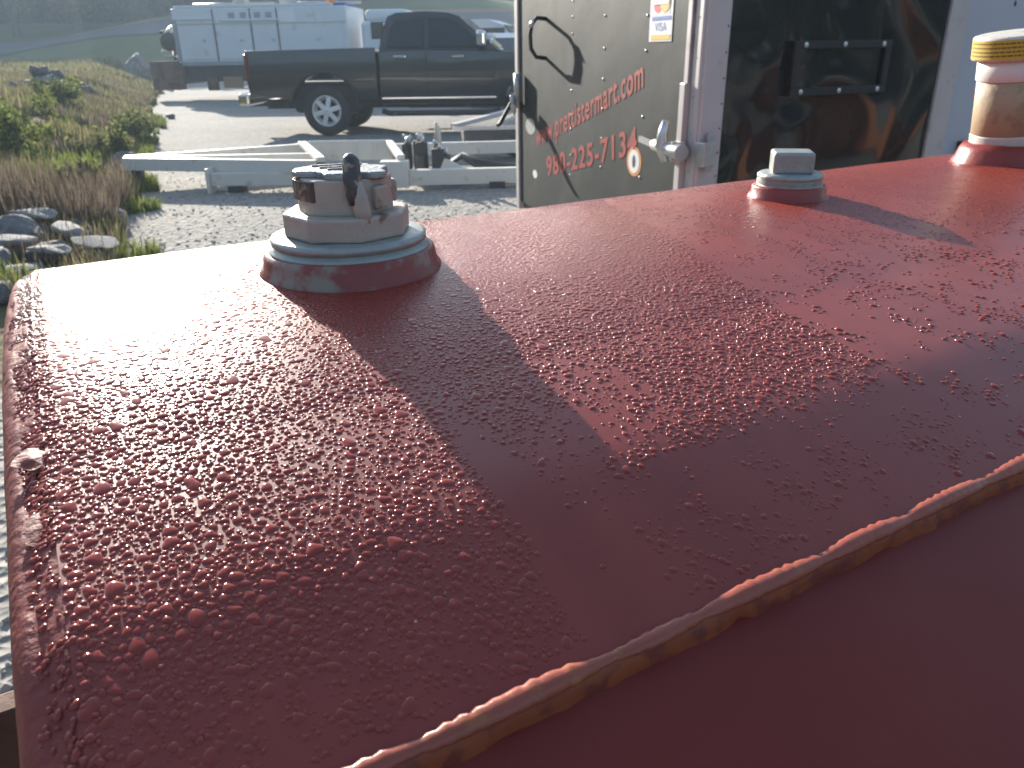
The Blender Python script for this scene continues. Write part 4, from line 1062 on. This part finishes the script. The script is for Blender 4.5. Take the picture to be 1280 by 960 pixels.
# ------------------------------------------------------------------ white trailer frame on the gravel
def low_frame():
    t_ = thing('trailer_frame', 'weathered white steel trailer frame with pointed tongue lying on gravel', 'trailer', (-2.0, 8.6, 0))
    O = Vector((-2.0, 8.6, 0))
    def bar(nm, p, q, w, h, mat='frame_white'):
        b_ = MB(); b_.bar(Vector(p) - O, Vector(q) - O, w, h); return b_.build(nm, mat, t_, bevel=0.006)
    z = 0.26
    bar('tongue_beam', (-4.14, 8.60, z), (-2.40, 9.60, z), 0.07, 0.13)
    bar('tongue_beam', (-4.06, 8.56, z - .002), (-2.1, 8.62, z - .002), 0.06, 0.13)
    bar('tongue_beam', (-4.10, 8.50, z - .004), (-1.95, 8.02, z - .004), 0.07, 0.13)
    bar('cross_bar', (-2.45, 9.55, z + .07), (-1.88, 7.98, z + .07), 0.09, 0.05)
    bar('upright_panel', (-2.40, 9.62, 0.235), (-1.40, 9.62, 0.235), 0.03, 0.23)
    for x in (-2.1, -1.85, -1.62): bar('panel_rib', (x, 9.595, 0.235), (x + .03, 9.595, 0.235), 0.03, 0.20)
    bar('cross_bar', (-1.42, 9.6, z + .06), (-1.10, 8.14, z + .06), 0.08, 0.05)
    bar('near_beam', (-3.05, 8.12, 0.135), (-1.30, 8.12, 0.135), 0.10, 0.13)
    bar('end_plate', (-3.07, 8.02, 0.125), (-3.07, 8.24, 0.125), 0.03, 0.25)
    bar('ledge', (-3.0, 8.25, 0.205), (-1.30, 8.25, 0.205), 0.10, 0.03)
    bar('corner_box', (-1.30, 8.09, 0.165), (-1.02, 8.09, 0.165), 0.16, 0.26)
    bar('near_beam', (-1.02, 8.10, 0.125), (0.9, 8.22, 0.125), 0.10, 0.155)
    bar('far_beam', (-1.4, 9.60, 0.235), (1.4, 9.85, 0.235), 0.09, 0.14)
    bar('deck_plate', (-1.0, 8.75, 0.10), (1.0, 8.85, 0.10), 0.9, 0.02, 'steel_dark')
    for x in (-2.9, -0.2, .7): bar('foot', (x, 8.16, 0.035), (x + .16, 8.16, 0.035), 0.14, 0.07, 'steel_dark')
    for p_ in ((-4.05, 8.55), (-2.3, 9.5), (1.2, 9.8)): bar('foot', (p_[0], p_[1], .098), (p_[0] + .1, p_[1], .098), .1, .196, 'steel_dark')
    return t_
low_frame()
vb_ = thing('valve_bank', 'dark hydraulic valve bank with bright fittings on the white frame', 'valve', (-0.95, 8.62, 0.11))
for k in range(9):
    x, y = random.uniform(-.18, .30), random.uniform(-.18, .25); h = random.uniform(.16, .34)
    b_ = MB(); b_.box((x, y, h / 2), (random.uniform(.07, .13), random.uniform(.07, .13), h)); b_.build('valve_block', 'steel_dark', vb_, bevel=.012)
    b_ = MB(); b_.tube([(x, y, h - .02), (x + .02, y, h + .05), (x + random.uniform(-.06, .08), y + .02, h + .075)], .018, 8); b_.build('fitting', 'steel_bright', vb_)
b_ = MB(); b_.tube([(.18, .1, .2), (.19, .1, .42), (.17, .1, .50)], [.045, .035, .015], 10); b_.build('breather', 'dirty_white', vb_)
for k in range(4):
    b_ = MB(); b_.tube([(.25, -.1 + .08 * k, .05), (.45, -.12 + .1 * k, .16), (.6, -.1, .06 + .02 * k), (.8 + .1 * k, 0, .03)], .022, 8); b_.build('hose', 'steel_dark', vb_)
b_ = MB(); b_.prism([(.20, 0.0), (.55, 0.0), (.36, .13), (.27, .16)], -.22, -.17, 'XZ'); b_.build('gusset', 'frame_white', vb_, bevel=.006)
dk = thing('flat_deck_trailer', 'low dark deck trailer with bright edge rails behind white frame', 'trailer', (0.3, 10.6, 0))
b_ = MB(); b_.box((.3, 0, .30), (2.4, .7, .16), rz=R_(6)); b_.build('deck', 'steel_dark', dk, bevel=.01)
b_ = MB(); b_.bar((-1.0, -.38, .41), (1.5, -.10, .41), .07, .05); b_.build('edge_rail', 'alu', dk)
b_ = MB(); b_.bar((-1.0, -.30, .44), (-.3, .25, .56), .12, .05); b_.build('ramp_rail', 'alu', dk)
b_ = MB(); b_.prism([(-.5, .385), (.4, .385), (.25, .52), (-.15, .54)], .0, .3, 'XZ'); b_.build('fender', 'dirty_white', dk, bevel=.02)
b_ = MB(); b_.bar((.1, .3, .58), (1.5, .55, .58), .06, .05); b_.build('edge_rail', 'alu', dk)
for x in (-.2, .9):
    b_ = MB(); b_.lathe([(.02, -.08), (.18, -.08), (.21, 0), (.18, .08), (.02, .08)], 20, (x, .1, .21), 'Y'); b_.build('wheel', 'tyre', dk)

# ------------------------------------------------------------------ rocks
def rock_mesh(seed, sq=(1, 1, 1), sub=3, amp=.35):
    bm = bmesh.new(); bmesh.ops.create_icosphere(bm, subdivisions=sub, radius=1.0)
    rs = random.Random(seed); o3 = Vector((rs.uniform(-9, 9), rs.uniform(-9, 9), rs.uniform(-9, 9)))
    cuts = [(Vector((rs.gauss(0, 1), rs.gauss(0, 1), rs.gauss(0, 1))).normalized(), rs.uniform(.45, .75)) for _ in range(14)]
    for v in bm.verts:
        d = v.co.normalized(); r = 1 + amp * mnoise.noise(d * 1.6 + o3) + .12 * mnoise.noise(d * 4 + o3)
        q = d * r
        for n_, c_ in cuts:
            ex = q.dot(n_) - c_
            if ex > 0: q -= n_ * ex * .9
        v.co = Vector((q.x * sq[0], q.y * sq[1], q.z * sq[2]))
    me = bpy.data.meshes.new('rock'); bm.to_mesh(me); bm.free()
    return me
def place_rock(me, x, y, z, s, mat, label, group, name='rock', rz=None, tilt=0.0):
    m2 = me.copy(); m2.materials.clear(); m2.materials.append(M[mat])
    o = bpy.data.objects.new(name, m2); col.objects.link(o)
    o.location = (x, y, z); o.scale = (s, s, s); o.rotation_euler = (tilt, tilt * .6, rz if rz is not None else random.uniform(0, 6.28))
    return tag(o, label, 'rock', group)
RK = [rock_mesh(k, (1, random.uniform(.7, 1), random.uniform(.5, .75))) for k in range(8)]
SLAB = [rock_mesh(20 + k, (1.3, .55, .16)) for k in range(4)]
def bz(x, y): return max(0, bank_z(x, y))
# riprap close to the tank end
for k, (x, y, s_) in enumerate([(-3.62, 5.75, .22), (-3.40, 5.95, .16), (-3.15, 5.75, .20), (-2.95, 5.45, .17), (-3.45, 5.30, .26), (-3.10, 5.05, .20), (-2.85, 5.05, .13), (-3.75, 5.15, .22), (-3.3, 4.75, .22), (-3.0, 4.6, .18), (-2.75, 4.75, .14), (-3.6, 4.7, .25), (-4.0, 5.5, .24), (-3.9, 4.8, .2), (-3.2, 4.3, .2), (-3.5, 4.35, .2), (-2.9, 4.2, .16)]):
    place_rock(RK[k % 8], x, y, bz(x, y) + s_ * .30, s_, 'rock', 'grey riprap rock in the heap beyond the tank end', 'riprap rocks beyond the tank end', tilt=random.uniform(-.4, .4))
for k, (x, y, s_, rz) in enumerate([(-3.65, 5.9, .24, -.3), (-3.2, 5.55, .22, -.6), (-2.8, 5.15, .18, -.35), (-3.3, 5.05, .18, .35), (-2.95, 4.85, .17, -.2)]):
    place_rock(SLAB[k % 4], x, y, bz(x, y) + .17, s_, 'rock_pale', 'long pale slab lying across the grey riprap', 'pale slabs on the riprap', 'stone_slab', rz, .15)
place_rock(RK[2], -3.22, 6.35, bz(-3.22, 6.35) + .10, .13, 'rock_pale', 'pale stone standing at foot of the dry weeds', None, rz=.5, tilt=.5)
place_rock(RK[5], -2.72, 5.10, bz(-2.72, 5.1) + .06, .15, 'rock_pale', 'bright pale stone at the riprap edge by the gravel', None)
for k, (x, y, s_) in enumerate([(-4.35, 8.6, .16), (-4.95, 10.3, .2), (-4.2, 8.0, .12), (-5.3, 10.9, .22), (-4.6, 9.2, .15), (-5.6, 11.6, .2)]):
    place_rock(RK[(k + 3) % 8], x, y, bz(x, y) + s_ * .25, s_, 'rock_pale' if k in (0, 2) else 'rock', 'weathered stone among weeds at the gravel edge', 'stones along the gravel edge')
for k in range(22):
    a = random.uniform(0, 6.28); q = random.random() ** .6
    x = -11.3 + 1.05 * q * math.cos(a); y = 20.4 + 1.3 * q * math.sin(a); s_ = random.uniform(.12, .27)
    place_rock(RK[k % 8], x, y, bank_z(x, y) + s_ * .3 + .38 * (1 - q), s_, 'rock_dark', 'dark broken rock in the rubble pile on the grass bank', 'dark rubble pile', tilt=random.uniform(-.5, .5))
place_rock(RK[4], -10.75, 19.4, bank_z(-10.75, 19.4) + .30, .15, 'rock_pale', 'white stone on the side of the dark rubble pile', None)
bo = place_rock(rock_mesh(77, (1, .9, 1.05), 3, .2), -16.0, 36.0, bank_z(-16.0, 36) + .52, .92, 'rock', 'large grey boulder alone by the service truck', None, 'boulder')
place_rock(RK[1], -7.68, 18.5, .05, .14, 'rock_dark', 'small dark stone alone on the open gravel', None)
place_rock(RK[6], -1.66, 6.9, .03, .075, 'rock_pale', 'small pale stone in front of the trailer frame', None)

# gravel stones scattered on the yard
def scatter_stones(n):
    base = bmesh.new(); bmesh.ops.create_icosphere(base, subdivisions=1, radius=1.0)
    bv = np.array([v.co[:] for v in base.verts]); bf = np.array([[v.index for v in f.verts] for f in base.faces]); base.free()
    Vs, Fs = [], []; o = 0
    for i in range(n):
        y = 1.0 + 11 * random.random() ** 1.5; x = random.uniform(xb(y) - .2, 1.8)
        if i % 8 == 0: x, y = random.uniform(-1.1, -.1), random.uniform(-.1, 1.2)
        s_ = random.uniform(.005, .017)
        q = bv * (1 + .3 * rng.standard_normal((len(bv), 1)) * .6) * np.array([s_, s_ * random.uniform(.6, 1), s_ * .6])
        a = random.uniform(0, 6.28); c, s2 = math.cos(a), math.sin(a)
        q = np.stack([q[:, 0] * c - q[:, 1] * s2 + x, q[:, 0] * s2 + q[:, 1] * c + y, q[:, 2] + s_ * .25], 1)
        Vs.append(q); Fs.append(bf + o); o += len(bv)
    return tag(np_mesh('gravel', np.concatenate(Vs), np.concatenate(Fs), 'pebble'), 'loose grey gravel stones over the yard', 'gravel', kind='stuff')
scatter_stones(9000)

# ------------------------------------------------------------------ grass, weeds, bushes
def blades(name, n, fn, mat, label, cat, w=(.006, .014)):
    Vs = np.zeros((n * 3, 3)); k = 0
    for i in range(n):
        x, y, h, ww = fn()
        z = bank_z(x, y) - .02
        a = random.uniform(0, 6.28); ln = random.uniform(.1, .6) * h
        dx, dy = math.cos(a), math.sin(a)
        Vs[k] = (x - dy * ww, y + dx * ww, z); Vs[k + 1] = (x + dy * ww, y - dx * ww, z); Vs[k + 2] = (x + dx * ln, y + dy * ln, z + h); k += 3
    F = np.arange(n * 3).reshape(-1, 3)
    return tag(np_mesh(name, Vs, F, mat), label, cat, kind='stuff')
def grass_pt():
    while True:
        y = 4.2 + 38 * random.random() ** 1.9; d = .1 + 14 * random.random() ** 1.6
        if d > .78 * y: continue
        x = xb(y) - d
        v = mnoise.noise((x * .55, y * .55, 0)) + .3 * mnoise.noise((x * 1.7, y * 1.7, 5))
        if y < 6.6 and d > .35 and random.random() < .8: continue
        if v < -.12 and y < 16: continue
        h = random.uniform(.08, .24) * (1 + .018 * y) * (.75 + .6 * max(0, v))
        return x, y, h, random.uniform(.006, .013) * (1 + .10 * y)
def weed_pt():
    while True:
        y = 4.6 + 24 * random.random() ** 1.7; d = .15 + 9 * random.random() ** 1.5
        if d > .75 * y: continue
        x = xb(y) - d
        v = mnoise.noise((x * .5 + 9, y * .5, 3)) + .3 * mnoise.noise((x * 1.5, y * 1.5, 8))
        near = 6.0 < y < 7.6
        if not near and v < .08: continue
        if y < 5.9 and random.random() < .9: continue
        h = random.uniform(.10, .40) * (1.15 if near else .8)
        return x, y, h, random.uniform(.004, .010) * (1 + .06 * y)
def fresh_pt():
    while True:
        y = 4.3 + 14 * random.random() ** 1.4; d = -.15 + 1.5 * random.random() ** 1.6
        x = xb(y) - d
        v = mnoise.noise((x * 1.1 + 4, y * 1.1, 6))
        if v < .05: continue
        return x, y, random.uniform(.05, .22), random.uniform(.006, .014) * (1 + .06 * y)
blades('grass', 70000, grass_pt, 'grass', 'sunlit green and straw grass on the bank', 'grass')
blades('dry_weeds', 45000, weed_pt, 'weeds', 'brown dry weeds matted on the bank', 'weeds')
blades('fresh_grass', 12000, fresh_pt, 'grass_bright', 'bright green tufts along the gravel edge', 'grass')

def leaf_cloud(name, n, blobs, size, mat, parent=None, loc=None, flat=0.0):
    """many small leaf quads spread through lumpy blobs (cx, cy, cz, rx, ry, rz)"""
    wts = np.array([b[3] * b[4] * b[5] for b in blobs]) ** (2 / 3); wts /= wts.sum()
    idx = rng.choice(len(blobs), n, p=wts); B = np.array(blobs)[idx]
    d = rng.standard_normal((n, 3)); d /= np.linalg.norm(d, axis=1)[:, None]
    r = rng.random(n) ** .45
    P = B[:, :3] + d * r[:, None] * B[:, 3:6]
    s_ = size * (.5 + rng.random(n))
    u_ = rng.standard_normal((n, 3)); u_ /= np.linalg.norm(u_, axis=1)[:, None]
    w_ = np.cross(u_, rng.standard_normal((n, 3))); w_ /= np.linalg.norm(w_, axis=1)[:, None]
    u_ *= s_[:, None]; w_ *= (s_ * .6)[:, None]
    V = np.stack([P - u_, P + w_, P + u_, P - w_], 1).reshape(-1, 3)
    F = np.arange(n * 4).reshape(-1, 4)
    o = np_mesh(name, V, F, mat, parent)
    if loc: o.location = loc
    return o
def bush(x, y, s_, label, mat='bush', n=1400, group=None):
    t_ = thing('bush', label, 'bush', (x, y, bz(x, y) - .03), 0, group)
    bl = []
    for k in range(9):
        a = random.uniform(0, 6.28); r = random.uniform(0, .55) * s_
        bl.append((1.5 * r * math.cos(a), 1.5 * r * math.sin(a), random.uniform(.15, .7) * s_, random.uniform(.14, .34) * s_, random.uniform(.14, .34) * s_, random.uniform(.12, .36) * s_))
    leaf_cloud('foliage', n, bl, .034 * (s_ + .25), mat, t_)
    for k in range(5):
        a = random.uniform(0, 6.28)
        b_ = MB(); b_.tube([(0, 0, 0), (.15 * s_ * math.cos(a), .15 * s_ * math.sin(a), .35 * s_), (.4 * s_ * math.cos(a), .4 * s_ * math.sin(a), .75 * s_)], [.018 * s_, .012 * s_, .004 * s_], 6); b_.build('stem', 'bark', t_)
    return t_
bush(-4.05, 7.55, .55, 'leafy green bush at the gravel edge beyond the dry weeds', n=1800)
bush(-5.35, 10.9, .62, 'green bush by the point of the white tongue', n=1600)
bush(-6.2, 13.1, .75, 'loose green shrub at the bank edge opposite the pickup tail', n=1600)
bush(-7.3, 12.2, .6, 'loose yellow green shrub deeper in the bank', 'grass_bright', n=1300)
bush(-6.2, 10.0, .65, 'tall grassy shrub beside the brown weeds', 'grass_bright', n=1500)
bush(-8.8, 16.2, .7, 'low pale shrub on the bank below the rubble pile', 'grass_bright', n=1500)
bush(-7.4, 10.2, .55, 'sparse low shrub at the far side of the brown weeds', 'grass_bright', n=1100)

# ------------------------------------------------------------------ trees
def tree(x, y, z, h, r, label, mat, n=5000, leaf=.28, name='tree', group=None):
    t_ = thing(name, label, 'tree', (x, y, z), 0, group)
    b_ = MB(); lean = random.uniform(-.3, .3)
    b_.tube([(0, 0, -.3), (lean * .3, 0, h * .3), (lean, 0, h * .6), (lean * 1.2, 0, h * .92)], [.04 * h * .7, .03 * h * .7, .018 * h * .7, .004 * h], 9)
    tk = b_.build('trunk', 'bark', t_)
    bl = []
    for k in range(26):
        zz = random.uniform(.12, .98); prof = math.sin(math.pi * min(1, zz * .9 + .08)) ** .7
        a = random.uniform(0, 6.28); rr = r * prof * random.uniform(.3, .9)
        bl.append((rr * math.cos(a), rr * math.sin(a), zz * h, r * random.uniform(.18, .38), r * random.uniform(.18, .38), r * random.uniform(.15, .3)))
        if k % 4 == 0:
            b2 = MB(); b2.tube([(lean * zz * .8, 0, zz * h * .7), (rr * math.cos(a) * .5, rr * math.sin(a) * .5, zz * h * .88), (rr * math.cos(a), rr * math.sin(a), zz * h)], [.012 * h, .008 * h, .003 * h], 6); b2.build('limb', 'bark', tk)
    leaf_cloud('crown', n, bl, leaf, mat, t_)
    return t_
tree(-39.2, 68, 3.0, 11, 3.6, 'pale spring tree rising behind the road bend', 'forest_pale', 5200, .26)
tree(-34.6, 69, 3.2, 9.5, 3.0, 'smaller pale leafy tree where the road meets the clay verge', 'forest_pale', 4600, .24)
blobs = []
for k in range(420):
    x = random.uniform(-110, 70) if k < 260 else random.uniform(-62, -18); y = random.uniform(78, 112); h = random.uniform(9, 15); z0 = hill_z(0, y)
    for j in range(4):
        blobs.append((x + random.uniform(-1.5, 1.5), y + random.uniform(-1.5, 1.5), z0 + h * random.uniform(.15, .95), random.uniform(1.3, 2.6), random.uniform(1.3, 2.6), random.uniform(1.2, 2.6)))
fo = leaf_cloud('forest', 90000, blobs, .55, 'forest'); tag(fo, 'hazy green woods closing the yard behind the vehicles', 'woods', kind='stuff')
blobs = []
for k in range(170):
    a = random.uniform(R_(80), R_(280)); rr = random.uniform(38, 52); x, y = rr * math.sin(a), rr * math.cos(a); h = random.uniform(8, 13)
    for j in range(4): blobs.append((x + random.uniform(-1.5, 1.5), y + random.uniform(-1.5, 1.5), h * random.uniform(.1, .95), random.uniform(1.4, 2.6), random.uniform(1.4, 2.6), random.uniform(1.3, 2.6)))
fb = leaf_cloud('woods', 22000, blobs, .85, 'forest'); tag(fb, 'unseen woods added behind the viewer to darken reflections', 'woods', kind='stuff')  # out-of-view tree ring, added to darken what glossy surfaces mirror

blobs = []
for k in range(60):
    a = random.uniform(R_(-82), R_(-44)); rr = random.uniform(52, 68); x, y = rr * math.sin(a), rr * math.cos(a); h = random.uniform(7, 11)
    for j in range(4): blobs.append((x + random.uniform(-1.5, 1.5), y + random.uniform(-1.5, 1.5), 1 + h * random.uniform(.1, .95), random.uniform(1.4, 2.6), random.uniform(1.4, 2.6), random.uniform(1.3, 2.6)))
fl = leaf_cloud('woods', 9000, blobs, .85, 'forest'); tag(fl, 'unseen woods added past the pale trees to darken the mirrored horizon', 'woods', kind='stuff')  # trees outside the view, put here so the rim mirrors a darker horizon

# ------------------------------------------------------------------ morning haze over the yard
hz = bpy.data.materials.new('haze'); hz.use_nodes = True
ht = hz.node_tree
for n in list(ht.nodes): ht.nodes.remove(n)
ho = ht.nodes.new('ShaderNodeOutputMaterial'); hv = ht.nodes.new('ShaderNodeVolumePrincipled')
hv.inputs['Color'].default_value = (0.68, 0.85, 1.0, 1); hv.inputs['Density'].default_value = 0.0030; hv.inputs['Anisotropy'].default_value = 0.1
ht.links.new(hv.outputs[0], ho.inputs['Volume'])
b_ = MB(); b_.box((-20, 30, 13), (300, 190, 29)); hb = b_.build('haze', hz); tag(hb, 'pale morning haze filling the yard', 'haze', kind='stuff')
sc.cycles.volume_bounces = 0

# a rusty steel bin further down the yard; it shows as the orange patch mirrored in the black side skin
rb = thing('scrap_bin', 'rusty orange ribbed scrap bin mirrored in the black trailer side', 'bin', (7.3, 1.35, 0), R_(20))
M['rust_orange'] = pmat('orange_rust', (0.34, 0.13, 0.05), 0.8, var=0.3, scale=5, c2=(0.18, 0.07, 0.035))
for (c, d, nm) in (((0, 0, .12), (1.1, 1.5, .04), 'floor'), ((-.55, 0, .5), (.04, 1.5, .8), 'side'), ((.55, 0, .5), (.04, 1.5, .8), 'side'), ((0, -.75, .5), (1.06, .04, .8), 'end'), ((0, .75, .5), (1.06, .04, .8), 'end')):
    MB().box(c, d).build(nm, 'rust_orange', rb, bevel=.01)
for y in (-.6, -.2, .2, .6): MB().box((-.595, y, .5), (.05, .07, .76)).build('rib', 'rust_orange', rb, bevel=.008)
for x in (-.4, .4): MB().box((x, 0, .05), (.1, 1.4, .099)).build('skid', 'steel_dark', rb)
